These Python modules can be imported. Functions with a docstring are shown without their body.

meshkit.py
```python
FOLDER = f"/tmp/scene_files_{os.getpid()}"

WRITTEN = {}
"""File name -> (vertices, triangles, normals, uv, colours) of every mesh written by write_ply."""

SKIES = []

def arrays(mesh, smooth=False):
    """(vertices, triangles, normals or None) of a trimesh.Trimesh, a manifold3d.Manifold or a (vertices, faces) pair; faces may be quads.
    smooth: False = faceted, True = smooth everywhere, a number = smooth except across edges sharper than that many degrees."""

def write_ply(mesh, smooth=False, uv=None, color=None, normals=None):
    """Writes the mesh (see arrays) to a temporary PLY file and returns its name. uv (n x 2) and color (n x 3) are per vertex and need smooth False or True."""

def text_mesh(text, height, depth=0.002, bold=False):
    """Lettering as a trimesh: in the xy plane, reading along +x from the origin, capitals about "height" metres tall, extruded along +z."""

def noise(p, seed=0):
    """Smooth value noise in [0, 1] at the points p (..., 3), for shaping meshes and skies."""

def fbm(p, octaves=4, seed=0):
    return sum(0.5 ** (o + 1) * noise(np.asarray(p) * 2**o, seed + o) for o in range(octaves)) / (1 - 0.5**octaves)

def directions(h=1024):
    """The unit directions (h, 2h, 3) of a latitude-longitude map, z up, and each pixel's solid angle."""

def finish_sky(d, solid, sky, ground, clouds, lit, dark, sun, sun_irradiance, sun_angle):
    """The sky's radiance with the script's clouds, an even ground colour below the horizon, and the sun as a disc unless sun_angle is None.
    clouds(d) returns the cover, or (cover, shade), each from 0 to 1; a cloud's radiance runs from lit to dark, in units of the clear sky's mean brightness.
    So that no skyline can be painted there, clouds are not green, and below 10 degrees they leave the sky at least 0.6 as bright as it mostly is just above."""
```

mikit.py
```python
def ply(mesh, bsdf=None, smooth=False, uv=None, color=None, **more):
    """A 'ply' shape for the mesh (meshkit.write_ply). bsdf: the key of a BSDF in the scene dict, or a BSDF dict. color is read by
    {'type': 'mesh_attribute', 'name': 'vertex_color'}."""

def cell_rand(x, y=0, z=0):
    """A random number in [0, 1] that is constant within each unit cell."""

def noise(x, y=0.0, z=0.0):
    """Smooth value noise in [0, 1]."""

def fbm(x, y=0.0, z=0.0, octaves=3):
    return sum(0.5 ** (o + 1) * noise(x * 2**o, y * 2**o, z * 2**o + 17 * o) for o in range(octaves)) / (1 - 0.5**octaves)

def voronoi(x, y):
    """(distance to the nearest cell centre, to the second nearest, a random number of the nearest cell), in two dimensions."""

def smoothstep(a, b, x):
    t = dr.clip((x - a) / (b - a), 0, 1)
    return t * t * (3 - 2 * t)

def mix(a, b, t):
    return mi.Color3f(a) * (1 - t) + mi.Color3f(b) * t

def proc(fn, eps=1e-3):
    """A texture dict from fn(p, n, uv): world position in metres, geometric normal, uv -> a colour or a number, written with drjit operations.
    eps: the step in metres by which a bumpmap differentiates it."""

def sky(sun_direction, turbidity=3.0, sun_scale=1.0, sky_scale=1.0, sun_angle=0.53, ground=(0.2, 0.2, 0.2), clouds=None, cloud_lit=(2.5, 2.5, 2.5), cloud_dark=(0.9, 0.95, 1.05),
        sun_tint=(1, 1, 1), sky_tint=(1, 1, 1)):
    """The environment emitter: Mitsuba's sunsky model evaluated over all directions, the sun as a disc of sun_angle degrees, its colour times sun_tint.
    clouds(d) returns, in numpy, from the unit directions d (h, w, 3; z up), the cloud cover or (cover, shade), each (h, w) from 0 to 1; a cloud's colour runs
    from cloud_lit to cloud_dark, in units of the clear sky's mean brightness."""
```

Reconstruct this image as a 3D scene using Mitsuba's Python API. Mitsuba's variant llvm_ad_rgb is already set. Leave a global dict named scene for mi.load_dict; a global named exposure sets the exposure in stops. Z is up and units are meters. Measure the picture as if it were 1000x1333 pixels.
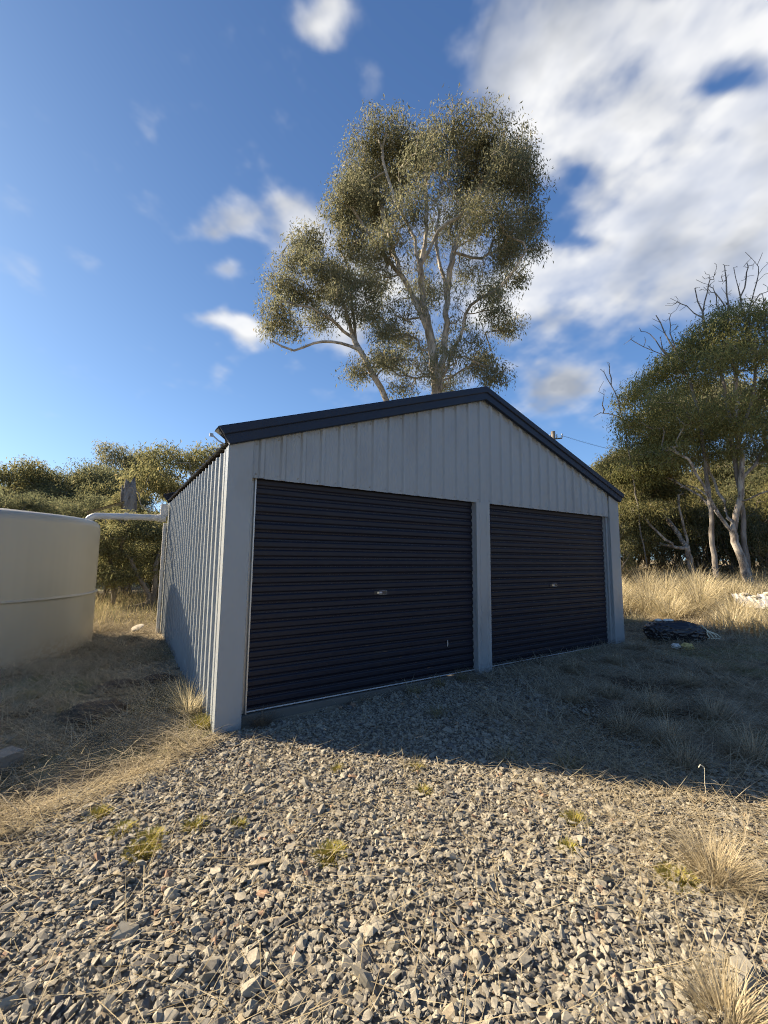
import math
import numpy as np, trimesh, drjit as dr, mitsuba as mi
import mikit, meshkit
from mikit import proc, noise, fbm, voronoi, cell_rand, smoothstep, mix

T = mi.ScalarTransform4f
scene, labels = {'type': 'scene'}, {}

# ---------------------------------------------------------------- camera, sky, exposure
CAM = np.array([-0.734, -3.557, 1.383])
YAW, PITCH, ROLL = 0.569, 0.1082, 0.011
FWD = np.array([math.sin(YAW) * math.cos(PITCH), math.cos(YAW) * math.cos(PITCH), math.sin(PITCH)])
RGT = np.cross(FWD, [0, 0, 1.0]); RGT /= np.linalg.norm(RGT)
UPV = np.cos(ROLL) * np.cross(RGT, FWD) - np.sin(ROLL) * RGT
scene['camera'] = {'type': 'perspective', 'fov': 2 * math.degrees(math.atan(500 / 542.0)), 'fov_axis': 'x', 'near_clip': 0.05, 'far_clip': 3000.0,
                   'to_world': T().look_at(origin=CAM.tolist(), target=(CAM + FWD).tolist(), up=UPV.tolist())}
SUN = (-0.575, 0.636, 0.514)
exposure = 2.32

CLOUDS = [(60.8,51.1,6.9,3.6,150,1.00),(72.5,48.6,6.9,1.9,146,1.00),(50.5,52.2,3.2,2.6,140,0.70),(54.5,47.8,4.4,3.3,141,0.90),(63.0,44.6,4.1,2.5,146,0.90),(68.5,39.3,5.8,3.6,141,1.00),(75.3,35.4,5.7,3.6,109,1.00),(64.9,35.1,5.0,3.6,140,1.00),(72.9,31.1,5.3,2.7,150,0.90),(75.9,41.0,3.4,1.7,137,0.55),(53.8,33.2,4.6,3.3,157,0.95),(62.0,30.0,4.5,2.6,159,0.60),(60.1,27.1,2.4,1.9,147,0.40),(48.7,31.5,4.4,3.2,164,0.80),(69.1,28.1,3.3,2.0,151,0.50),(77.7,27.3,2.7,1.5,96,0.80),(55.3,21.9,3.9,2.8,164,0.80),(55.2,19.1,2.2,1.8,161,0.40),(62.5,23.3,2.0,1.5,155,0.30),(7.9,38.1,3.1,2.4,-143,0.62),(12.7,40.8,2.0,1.4,-156,0.42),(18.1,40.3,3.1,2.7,-142,0.80),(20.3,38.8,2.6,1.8,-166,0.60),(9.8,33.2,1.7,0.9,-162,0.50),(11.1,28.0,3.7,1.5,-167,0.85),(13.6,27.4,1.8,1.2,-165,0.60),(26.7,32.2,4.7,3.7,-173,0.75),(32.2,34.1,3.7,3.2,-179,0.70),(21.5,56.1,2.0,1.2,-167,0.70),(22.7,54.9,1.0,0.7,-165,0.40),(28.8,37.9,2.7,2.2,-173,0.50),(43.5,37.6,5.8,5.0,110,0.50),(81.6,42.8,5.6,2.8,100,0.90),(83.0,31.8,8.2,4.4,98,0.90),(39.0,25.1,6.8,3.7,177,0.50)]
HOLES = [(74.2,44.5,2.8,0.9,145,-0.70),(78.1,43.2,2.2,1.1,131,-0.50),(59.6,42.2,1.4,1.0,110,-0.55),(60.1,35.7,2.8,1.0,162,-0.55),(58.4,37.2,1.7,1.2,151,-0.40),(55.5,38.1,1.2,0.9,142,-0.40),(75.6,38.9,2.2,0.7,147,-0.30),(54.2,41.8,1.9,1.1,94,-0.25),(65.4,30.6,2.1,0.7,161,-0.20)]


def cloud_cover(d):
    """Cumulus banks by compass bearing and height (degrees), broken up by noise; scattered clouds go on round the rest of the sky."""
    out = np.zeros(d.shape[:2]); shade = np.zeros(d.shape[:2])
    up = d[..., 2] > 0.03
    v = d[up]
    q = np.stack([v[:, 0], v[:, 1], v[:, 2] * 1.2], 1)
    w1 = meshkit.fbm(q * 9, 4, 3) - .5
    w2 = meshkit.fbm(q * 9 + 40, 4, 8) - .5
    az, el = np.degrees(np.arctan2(v[:, 0], v[:, 1])), np.degrees(np.arcsin(v[:, 2]))
    el2, az2 = el + 5.0 * w1, az + 6.0 * w2
    dens = np.zeros(len(v))
    pos = np.ones(len(v))
    for a, e, s1, s2, th, amp in CLOUDS + HOLES:
        da = ((az2 - a + 180) % 360 - 180) * math.cos(math.radians(e)); de = el2 - e
        c, s = math.cos(math.radians(th)), math.sin(math.radians(th))
        g = np.exp(-0.75 * (((c * da + s * de) / s1) ** 2 + ((-s * da + c * de) / s2) ** 2))
        if amp > 0:
            pos *= 1 - np.minimum(amp * 1.0, 0.97) * g
        else:
            dens += .60 * amp * g
    dens += 1 - pos
    wisp = meshkit.fbm(np.stack([q[:, 0] * 20 - q[:, 1] * 9, q[:, 0] * 8 + q[:, 1] * 15, q[:, 2] * 20], 1), 5, 61)      # torn streaks
    fine = meshkit.fbm(q * np.array([13, 13, 18]) + 7, 6, 21)
    far = ((az > 88) | (az < -12)) & (el > 8)          # scattered cumulus elsewhere
    dens = np.where(far, np.maximum(dens, 1.7 * (meshkit.fbm(q * 4.0 + 3, 3, 5) - .5)), dens)
    x = dens * 1.12 + 1.15 * (fine - .5) + .5 * (wisp - .5)
    c = np.clip((x - 0.11) / 0.85, 0, 1)
    big = meshkit.fbm(q * np.array([9, 9, 14]) + 31, 4, 35)
    out[up] = c * c * (3 - 2 * c) * (.62 + .34 * np.clip((.6 * big + .4 * wisp - .36) * 4.2, 0, 1))
    big = meshkit.fbm(q * 7 + 11, 3, 33)
    shade[up] = np.clip(1.2 - 1.15 * c + 1.9 * (big - .47) + 1.2 * (fine - .5) + .8 * (wisp - .5), 0, 1) * np.clip((dens - .25) * 3, 0.25, 1)
    return out, shade


scene['sky'] = mikit.sky(SUN, turbidity=2.6, sun_scale=2.15, clouds=cloud_cover, cloud_lit=(2.6, 2.6, 2.6), cloud_dark=(1.05, 1.14, 1.3), sky_tint=(0.77, 0.925, 1.17), sun_tint=(0.98, 1.01, 1.09), ground=(0.2, 0.18, 0.13))

# ---------------------------------------------------------------- helpers
rng = np.random.default_rng(11)


def tag(key, label=None, cat=None, group=None, kind=None):
    e = labels.setdefault(key, {})
    for k, x in (('label', label), ('category', cat), ('group', group), ('kind', kind)):
        if x:
            e[k] = x
    return key


def numbered(name):
    if not any(k == name or k.startswith(name + '__') for k in scene) and name not in labels:
        return name
    i = 1
    while any(k == f'{name}_{i:03d}' or k.startswith(f'{name}_{i:03d}__') for k in scene) or f'{name}_{i:03d}' in labels:
        i += 1
    return f'{name}_{i:03d}'


COUNT = {}


def part(parent, name, mesh, bsdf, smooth=False, **kw):
    k = (parent, name)
    n = COUNT.get(k, 0); COUNT[k] = n + 1
    key = f'{parent}__{name}' + (f'_{n:03d}' if n else '')
    scene[key] = mikit.ply(mesh, bsdf, smooth=smooth, **kw)
    return key


def thing(name, label, cat, group=None, kind=None):
    key = numbered(name)
    return tag(key, label, cat, group, kind)


def unit(v):
    v = np.asarray(v, float)
    return v / np.maximum(np.linalg.norm(v, axis=-1, keepdims=True), 1e-12)


def box(x0, x1, y0, y1, z0, z1, bevel=0.0):
    if bevel:
        p = np.array([(x, y, z) for x in (x0, x1) for y in (y0, y1) for z in (z0, z1)], float)
        c = p.mean(0); pts = []
        for k in range(3):
            s = np.full(3, bevel); s[k] = 0
            pts.append(p - np.sign(p - c) * s)
        return trimesh.convex.convex_hull(np.vstack(pts))
    m = trimesh.creation.box(extents=(x1 - x0, y1 - y0, z1 - z0))
    m.apply_translation(((x0 + x1) / 2, (y0 + y1) / 2, (z0 + z1) / 2))
    return m


def join(ms):
    vs, fs, o = [], [], 0
    for m in ms:
        v, f = (m.vertices, m.faces) if hasattr(m, 'vertices') else m
        vs.append(np.asarray(v)); fs.append(np.asarray(f) + o); o += len(v)
    return np.vstack(vs), np.vstack(fs)


def tube(P, R, sides=8, caps=True):
    P = np.asarray(P, float); n = len(P)
    R = np.broadcast_to(np.asarray(R, float), (n,))
    t = unit(np.gradient(P, axis=0))
    ref = np.array([0.31, 0.2, 0.93]) if abs(unit(P[-1] - P[0])[2]) < .85 else np.array([0.95, 0.3, 0.05])
    a = unit(np.cross(t, ref)); b = np.cross(t, a)
    ang = np.arange(sides) * 2 * np.pi / sides
    v = P[:, None] + R[:, None, None] * (np.cos(ang)[None, :, None] * a[:, None] + np.sin(ang)[None, :, None] * b[:, None])
    i, j = np.meshgrid(np.arange(n - 1), np.arange(sides), indexing='ij')
    q = np.stack([i * sides + j, i * sides + (j + 1) % sides, (i + 1) * sides + (j + 1) % sides, (i + 1) * sides + j], -1).reshape(-1, 4)
    v = v.reshape(-1, 3); f = np.vstack([q[:, [0, 1, 2]], q[:, [0, 2, 3]]])
    if caps:
        v = np.vstack([v, P[:1], P[-1:]])
        k = np.arange(sides)
        f = np.vstack([f, np.stack([np.full(sides, n * sides), (k + 1) % sides, k], 1), np.stack([np.full(sides, n * sides + 1), (n - 1) * sides + k, (n - 1) * sides + (k + 1) % sides], 1)])
    return v, f


def curve(pts, step=0.15):
    """A smooth line through the points (Catmull-Rom)."""
    p = np.asarray(pts, float)
    if len(p) < 3:
        n = max(2, int(np.linalg.norm(p[-1] - p[0]) / step) + 1)
        return p[0] + (p[-1] - p[0]) * np.linspace(0, 1, n)[:, None]
    q = np.vstack([2 * p[0] - p[1], p, 2 * p[-1] - p[-2]])
    out = []
    for i in range(1, len(q) - 2):
        n = max(2, int(np.linalg.norm(q[i + 1] - q[i]) / step))
        t = np.arange(n)[:, None] / n
        out.append(0.5 * (2 * q[i] + (q[i + 1] - q[i - 1]) * t + (2 * q[i - 1] - 5 * q[i] + 4 * q[i + 1] - q[i + 2]) * t ** 2 + (3 * q[i] - q[i - 1] - 3 * q[i + 1] + q[i + 2]) * t ** 3))
    return np.vstack(out + [p[-1:]])


# ---------------------------------------------------------------- materials
def bsdf(key, d):
    scene[key] = d
    return key


def principled(color, rough=0.5, spec=0.5, metal=0.0, **kw):
    c = color if isinstance(color, dict) else {'type': 'rgb', 'value': list(color)}
    return {'type': 'principled', 'base_color': c, 'roughness': rough, 'specular': spec, 'metallic': metal, **kw}


def two(d):
    return {'type': 'twosided', 'bsdf': d}


def paint_fn(base, dirt, amount):
    def fn(p, n, uv):
        a = fbm(p.x * 3.1 + 5, p.y * 3.1, p.z * 1.3, 3)
        b = noise(p.x * 90, p.y * 90, p.z * 22)
        s = smoothstep(.52, .78, a) * amount + (b - .5) * amount * .5
        return mix(base, dirt, dr.clip(s, 0, 1))
    return fn


bsdf('paint_grey', two(principled(proc(paint_fn((.24, .268, .285), (.195, .205, .205), .4)), .38, .5)))
bsdf('paint_navy', two(principled(proc(paint_fn((.010, .018, .038), (.018, .023, .034), .3)), .5, .3)))
bsdf('door_navy', two(principled(proc(paint_fn((.0075, .009, .018), (.015, .016, .021), .35)), .5, .3)))
bsdf('galvanised', two(principled((.42, .43, .43), .42, .5, .75)))
bsdf('dark_metal', two(principled((.02, .02, .022), .4, .5)))
bsdf('chrome', two(principled((.5, .5, .5), .3, .5, 1.0)))
bsdf('label_white', two(principled((.45, .45, .46), .5)))


def roof_fn(p, n, uv):
    a = fbm(p.x * 6, p.y * 2.5, p.z * 6, 4)
    return mix((.22, .225, .22), (.15, .12, .09), smoothstep(.5, .72, a))


bsdf('roof_steel', two(principled(proc(roof_fn), .45, .5)))


def concrete_fn(p, n, uv):
    a = fbm(p.x * 8, p.y * 8, p.z * 8, 4)
    return mix((.15, .145, .13), (.08, .076, .068), a)


bsdf('concrete', two(principled(proc(concrete_fn), .9, .2)))


def tank_fn(p, n, uv):
    a = fbm(p.x * 2.2, p.y * 2.2, p.z * .8, 4)
    g = noise(p.x * 160, p.y * 160, p.z * 160)
    streak = noise(p.x * 38, p.y * 38, p.z * .9)
    splash = smoothstep(.45, .0, p.z + .45 * (fbm(p.x * 5, p.y * 5, p.z * 5, 3) - .5)) * smoothstep(.35, .6, fbm(p.x * 24, p.y * 24, p.z * 24, 3))   # mud specks thrown up by rain
    c = mix((.36, .328, .255), (.305, .28, .22), a * .6 + streak * .25 + g * .15)
    return mix(c, (.27, .21, .15), splash * .55)


bsdf('tank_plastic', two(principled(proc(tank_fn), .36, .5)))
bsdf('pvc', two(principled(proc(lambda p, n, uv: mix((.50, .50, .49), (.36, .36, .35), fbm(p.x * 5, p.y * 9, p.z * 9, 3))), .4, .5)))


def bark_fn(light, mid, dark, k):
    def fn(p, n, uv):
        a = fbm(p.x * 5 * k, p.y * 5 * k, p.z * 1.3 * k, 4)
        b = noise(p.x * 26 * k, p.y * 26 * k, p.z * 7 * k)
        c = mix(light, mid, smoothstep(.38, .6, a))
        return mix(c, dark, smoothstep(.57, .78, a * .6 + b * .4))
    return fn


bsdf('bark_gum', principled(proc(bark_fn((.42, .385, .325), (.27, .245, .20), (.11, .095, .08), 1.6)), .75, .3))
bsdf('bark_snow', principled(proc(bark_fn((.36, .335, .295), (.20, .175, .15), (.07, .058, .05), 2.6)), .8, .25))
bsdf('bark_dead', principled(proc(bark_fn((.23, .215, .195), (.16, .145, .13), (.09, .08, .07), 2)), .9, .2))
bsdf('bark_dark', principled(proc(bark_fn((.20, .18, .15), (.13, .115, .095), (.06, .05, .04), 2)), .9, .2))


def leaf_fn(cols):
    def fn(p, n, uv):
        r = uv.x
        c = mix(cols[0], cols[1], smoothstep(.0, .55, r))
        c = mix(c, cols[2], smoothstep(.55, .85, r))
        c = mix(c, cols[3], smoothstep(.9, .97, r))
        return c * (0.8 + .4 * uv.y)
    return fn


def leaf_bsdf(key, cols, rough=.34, trans=1.1):
    bsdf(key, {'type': 'principledthin', 'base_color': proc(leaf_fn(cols)), 'roughness': rough, 'diff_trans': trans, 'eta': 1.45})


leaf_bsdf('leaf_gum', [(.16, .175, .11), (.225, .23, .145), (.31, .295, .18), (.38, .33, .20)])
leaf_bsdf('leaf_snow', [(.185, .205, .09), (.255, .262, .11), (.34, .32, .14), (.40, .34, .16)])
leaf_bsdf('leaf_olive', [(.16, .175, .09), (.225, .225, .11), (.31, .28, .13), (.36, .29, .14)])
leaf_bsdf('leaf_dark', [(.12, .14, .085), (.175, .19, .11), (.24, .235, .125), (.31, .27, .15)])


def straw_fn(cols):
    def fn(p, n, uv):
        c = mix(cols[0], cols[1], smoothstep(.05, .6, uv.x))
        c = mix(c, cols[2], smoothstep(.7, .95, uv.x))
        return c * (.82 + .3 * noise(uv.x * 900, uv.y * 6))
    return fn


def straw_bsdf(key, cols, trans=.9):
    bsdf(key, {'type': 'principledthin', 'base_color': proc(straw_fn(cols)), 'roughness': .5, 'diff_trans': trans, 'eta': 1.4})


straw_bsdf('straw', [(.46, .395, .26), (.58, .51, .35), (.33, .27, .16)])
straw_bsdf('straw_grey', [(.37, .325, .235), (.52, .46, .335), (.19, .165, .115)])
straw_bsdf('gold_grass', [(.50, .435, .28), (.64, .575, .40), (.33, .29, .16)])
straw_bsdf('green_grass', [(.23, .21, .11), (.38, .32, .19), (.13, .14, .07)])
straw_bsdf('moss', [(.28, .26, .065), (.37, .31, .09), (.19, .20, .055)], .4)
straw_bsdf('dead_stalk', [(.16, .13, .10), (.22, .18, .13), (.09, .075, .055)], .2)


def stone_fn(p, n, uv):
    r, s = uv.x, uv.y
    c = mix((.178, .170, .143), (.265, .248, .198), smoothstep(0, .6, r))
    c = mix(c, (.10, .098, .092), smoothstep(.72, .8, r))
    c = mix(c, (.30, .255, .175), smoothstep(.93, .95, r) * .8)
    c = mix(c, (.25, .165, .11), smoothstep(.986, .99, r))
    g = fbm(p.x * 70, p.y * 70, p.z * 70, 3)
    lich = smoothstep(.62, .72, fbm(p.x * 30 + 3, p.y * 30, p.z * 30, 3)) * s
    c = c * (.66 + .7 * g)
    return mix(c, (.30, .285, .235), lich * .5)


bsdf('stone', principled(proc(stone_fn), .82, .3))


def gravel_amount(p):
    """1 on the gravel drive, 0 on the grass (drjit)."""
    n = fbm(p.x * 1.9 + 3, p.y * 1.9, 0, 3) - .5
    right = (2.75 + .25 * p.y - p.x) / .9 + n * 2.2 + .5
    left = (.5 * dr.minimum(p.x, 0) - .07 - p.y) / .22 + n * 1.0 + .5
    return dr.clip(dr.minimum(right, left), 0, 1)


def ground_fn(p, n, uv):
    g = gravel_amount(p)
    f1, f2, w = voronoi(p.x * 62, p.y * 62)
    fines = mix((.12, .11, .09), (.21, .19, .15), w)
    a = fbm(p.x * 2.3, p.y * 2.3, 0, 4)
    st = noise(p.x * 14 + 30 * a, p.y * 90, 0)
    hay = mix((.155, .13, .092), (.27, .23, .16), st)
    hay = mix(hay, (.075, .062, .046), smoothstep(.56, .74, a))
    hay = mix(hay, (.17, .165, .09), smoothstep(.58, .75, fbm(p.x * .9 + 9, p.y * .9, 0, 3)))
    return mix(hay, fines, g)


bsdf('ground_mat', {'type': 'bumpmap', 'arbitrary': proc(lambda p, n, uv: fbm(p.x * 40, p.y * 40, 0, 4), eps=.004), 'scale': .012, 'bsdf': principled(proc(ground_fn), .95, .15)})
bsdf('soil', principled(proc(lambda p, n, uv: mix((.045, .036, .028), (.10, .08, .06), fbm(p.x * 60, p.y * 60, p.z * 60, 4))), .95, .15))
bsdf('timber', principled(proc(lambda p, n, uv: mix((.25, .225, .19), (.12, .105, .085), fbm(p.x * 14, p.y * 60, p.z * 60, 4))), .85, .2))
bsdf('bag_plastic', two({'type': 'bumpmap', 'arbitrary': proc(lambda p, n, uv: fbm(p.x * 16, p.y * 16, p.z * 28, 4), eps=.004), 'scale': .006, 'bsdf': principled((.012, .013, .018), .2, .5)}))
bsdf('rope', principled((.62, .58, .44), .85, .2))
bsdf('paper_white', two(principled((.62, .61, .57), .8, .2)))
bsdf('paper_yellow', two(principled((.55, .44, .16), .7, .3)))
bsdf('white_steel', two(principled(proc(lambda p, n, uv: mix((.44, .44, .42), (.30, .28, .245), smoothstep(.5, .75, fbm(p.x * 5, p.y * 5, p.z * 5, 4)))), .55, .4)))
bsdf('pale_rock', principled(proc(lambda p, n, uv: mix((.44, .41, .34), (.28, .25, .20), fbm(p.x * 14, p.y * 14, p.z * 14, 4))), .9, .2))
bsdf('insulator', principled((.55, .53, .50), .25, .5))

# ---------------------------------------------------------------- ground
def base_z(x, y):
    return .02 * np.clip(x, 0, 8.5) + .085 * np.clip(x - 8.5, 0, 11) + .018 * np.clip(y - 1, 0, 5) * np.clip(1 - x / 6, 0, 1)


def gravel_np(x, y):
    p = np.stack([x * 1.9 + 3, y * 1.9, 0 * x], -1)
    n = meshkit.fbm(p, 3, 2) - .5
    right = (2.75 + .25 * y - x) / .9 + n * 2.2 + .5
    left = (.5 * np.minimum(x, 0) - .07 - y) / .22 + n * 1.0 + .5
    return np.clip(np.minimum(right, left), 0, 1)


def ground_z(x, y):
    x, y = np.asarray(x, float), np.asarray(y, float)
    p = np.stack([x, y, 0 * x], -1)
    lump = (meshkit.fbm(p * 3.2, 3, 4) - .5) * .14 + (meshkit.fbm(p * 9, 2, 9) - .5) * .035
    g = gravel_np(x, y)
    near_shed = np.clip(np.maximum(np.maximum(-x, x - 6), np.maximum(-y, y - 4.67)) / .5, 0.12, 1)
    far = np.clip(1 - (np.hypot(x, y) - 30) / 40, 0, 1)
    roll = (meshkit.fbm(p * .12, 2, 6) - .5) * .7 * np.clip((np.hypot(x - 3, y) - 14) / 25, 0, 1)
    return base_z(x, y) + lump * (1 - .8 * g) * near_shed * far + (meshkit.fbm(p * 2.0, 2, 14) - .5) * .03 * g * near_shed + roll


def axis(a, b, fine, lo, hi):
    mid = np.arange(a, b, fine)
    out, s = [b], fine
    while out[-1] < hi:
        s *= 1.13; out.append(out[-1] + s)
    left, s = [a], fine
    while left[-1] > lo:
        s *= 1.13; left.append(left[-1] - s)
    return np.concatenate([left[::-1][:-1], mid, out])


gx, gy = axis(-3, 11, .05, -900, 900), axis(-4.2, 6, .05, -900, 900)
X, Y = np.meshgrid(gx, gy, indexing='ij')
V = np.stack([X.ravel(), Y.ravel(), ground_z(X.ravel(), Y.ravel())], 1)
ii, jj = np.meshgrid(np.arange(len(gx) - 1), np.arange(len(gy) - 1), indexing='ij')
k = ii * len(gy) + jj
Q = np.stack([k, k + len(gy), k + len(gy) + 1, k + 1], -1).reshape(-1, 4)
scene['ground'] = mikit.ply((V, Q), 'ground_mat', smooth=True, uv=V[:, :2])
tag('ground', 'uneven ground of gravel and dry grass round the shed', 'ground', kind='structure')

# ---------------------------------------------------------------- shed
W, L, HE, HP = 6.0, 4.67, 2.30, 1.04 / 3
SHED = thing('garage_shed', 'grey ribbed steel double garage with navy roller doors and barge caps', 'shed')


def roof_line(x):
    return HE + HP * np.minimum(x, W - x)


def ribbed(s0, s1, pitch, phase, top, bottom, rib=.021):
    """A trapezoid-ribbed sheet from s0 to s1: (s, out, z) with out the height above the pan."""
    marks = []
    k0 = math.floor((s0 - phase) / pitch) - 1
    for k in range(k0, k0 + int((s1 - s0) / pitch) + 4):
        c = phase + k * pitch
        marks += [(c - .031, 0), (c - .014, rib), (c + .014, rib), (c + .031, 0)]
        for o in (.078, .113):
            marks += [(c + o - .012, 0), (c + o - .006, .0022), (c + o + .006, .0022), (c + o + .012, 0)]
    marks = [m for m in marks if s0 < m[0] < s1]
    ss = np.array([m[0] for m in marks]); oo = np.array([m[1] for m in marks])

    def at_(s):
        return np.interp(s, ss, oo) if len(ss) else 0
    s = np.concatenate([[s0], ss, [s1]]); o = np.concatenate([[at_(s0)], oo, [at_(s1)]])
    extra = [x for x in (3.0,) if s0 < x < s1]
    for e in extra:
        i = np.searchsorted(s, e); o = np.insert(o, i, np.interp(e, s, o)); s = np.insert(s, i, e)
    n = len(s)
    zt, zb = top(s) if callable(top) else np.full(n, top), np.full(n, bottom)
    v = np.concatenate([np.stack([s, o, zb], 1), np.stack([s, o, zt], 1)])
    i = np.arange(n - 1)
    return v, np.stack([i, i + 1, n + i + 1, n + i], 1)


FL = 0.012
# gable above the doors, sheet by sheet (pan set back 29 mm, rib crests 1 mm behind the posts)
edges = [.2058, .76, 1.52, 2.28, 3.04, 3.80, 4.56, 5.32, 5.74]
for a, b in zip(edges[:-1], edges[1:]):
    v, f = ribbed(a, b, .19, .095, lambda s: roof_line(s) + .06, 2.05 + .0)
    part(SHED, 'cladding_sheet', (np.stack([v[:, 0], .024 - v[:, 1], v[:, 2]], 1), f), 'paint_grey')
# left wall sheets
edges = [.102, .76, 1.52, 2.28, 3.04, 3.80, 4.57]
for a, b in zip(edges[:-1], edges[1:]):
    v, f = ribbed(a, b, .19, .15, HE - .005, -.06)
    part(SHED, 'wall_sheet', (np.stack([.022 - v[:, 1], v[:, 0], v[:, 2]], 1), f[:, ::-1]), 'paint_grey')
# right wall and back gable
for a, b in zip(edges[:-1], edges[1:]):
    v, f = ribbed(a, b, .19, .15, HE - .005, -.06)
    part(SHED, 'wall_sheet', (np.stack([W - .022 + v[:, 1], v[:, 0], v[:, 2]], 1), f), 'paint_grey')
edges = [.1, .76, 1.52, 2.28, 3.04, 3.80, 4.56, 5.32, 5.9]
for a, b in zip(edges[:-1], edges[1:]):
    v, f = ribbed(a, b, .19, .095, lambda s: roof_line(s) + .03, -.06)
    part(SHED, 'wall_sheet', (np.stack([v[:, 0], L - .022 + v[:, 1], v[:, 2]], 1), f[:, ::-1]), 'paint_grey')


def extrude_xy(pts, z0, z1):
    """A folded strip: the polyline pts (x, y) raised from z0 to z1 (z1 may be a list)."""
    p = np.asarray(pts, float); n = len(p)
    z1 = np.broadcast_to(np.asarray(z1, float), (n,))
    v = np.vstack([np.column_stack([p, np.full(n, z0)]), np.column_stack([p, z1])])
    i = np.arange(n - 1)
    return v, np.stack([i, i + 1, n + i + 1, n + i], 1)


# corner posts and flashings: folded sections
fold = [(.03, .102), (.0, .100), (.0, .004), (.004, .0), (.2018, .0), (.2058, .004), (.2058, .09)]
part(SHED, 'corner_post', extrude_xy(fold, -.08, [HE - .003, HE - .003, HE + .0, HE + .0, HE + .068, HE + .068, HE - .26]), 'paint_grey')
fold = [(W - .03, .102), (W, .100), (W, .004), (W - .004, .0), (5.744, .0), (5.74, .004), (5.74, .05)]
part(SHED, 'corner_post', extrude_xy(fold, -.05, [HE - .003, HE - .003, HE, HE, HE + .085, HE + .085, HE - .26]), 'paint_grey')
fold = [(5.738, .045), (5.70, .040), (5.696, .044), (5.696, .075), (5.66, .075), (5.66, .11)]
part(SHED, 'door_jamb', extrude_xy(fold, -.02, 2.049), 'paint_grey')
fold = [(2.85, .12), (2.85, .004), (2.854, .0), (3.071, .0), (3.075, .004), (3.075, .12)]
part(SHED, 'centre_post', extrude_xy(fold, -.06, 2.05), 'paint_grey')
for px_ in (2.905, 3.02):
    part(SHED, 'centre_post_crease', box(px_ - .003, px_ + .003, -.002, .002, 0, 2.048), 'paint_grey')
for sx in (0, 1):
    x0 = 0 if sx == 0 else W
    s = 1 if sx == 0 else -1
    fold = [(x0 + s * .03, L - .102), (x0 - s * .003, L - .10), (x0 - s * .003, L - .004), (x0, L + .003), (x0 + s * .10, L + .003), (x0 + s * .102, L - .03)]
    part(SHED, 'corner_flashing', extrude_xy(fold, -.06, HE - .01), 'paint_grey')
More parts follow.
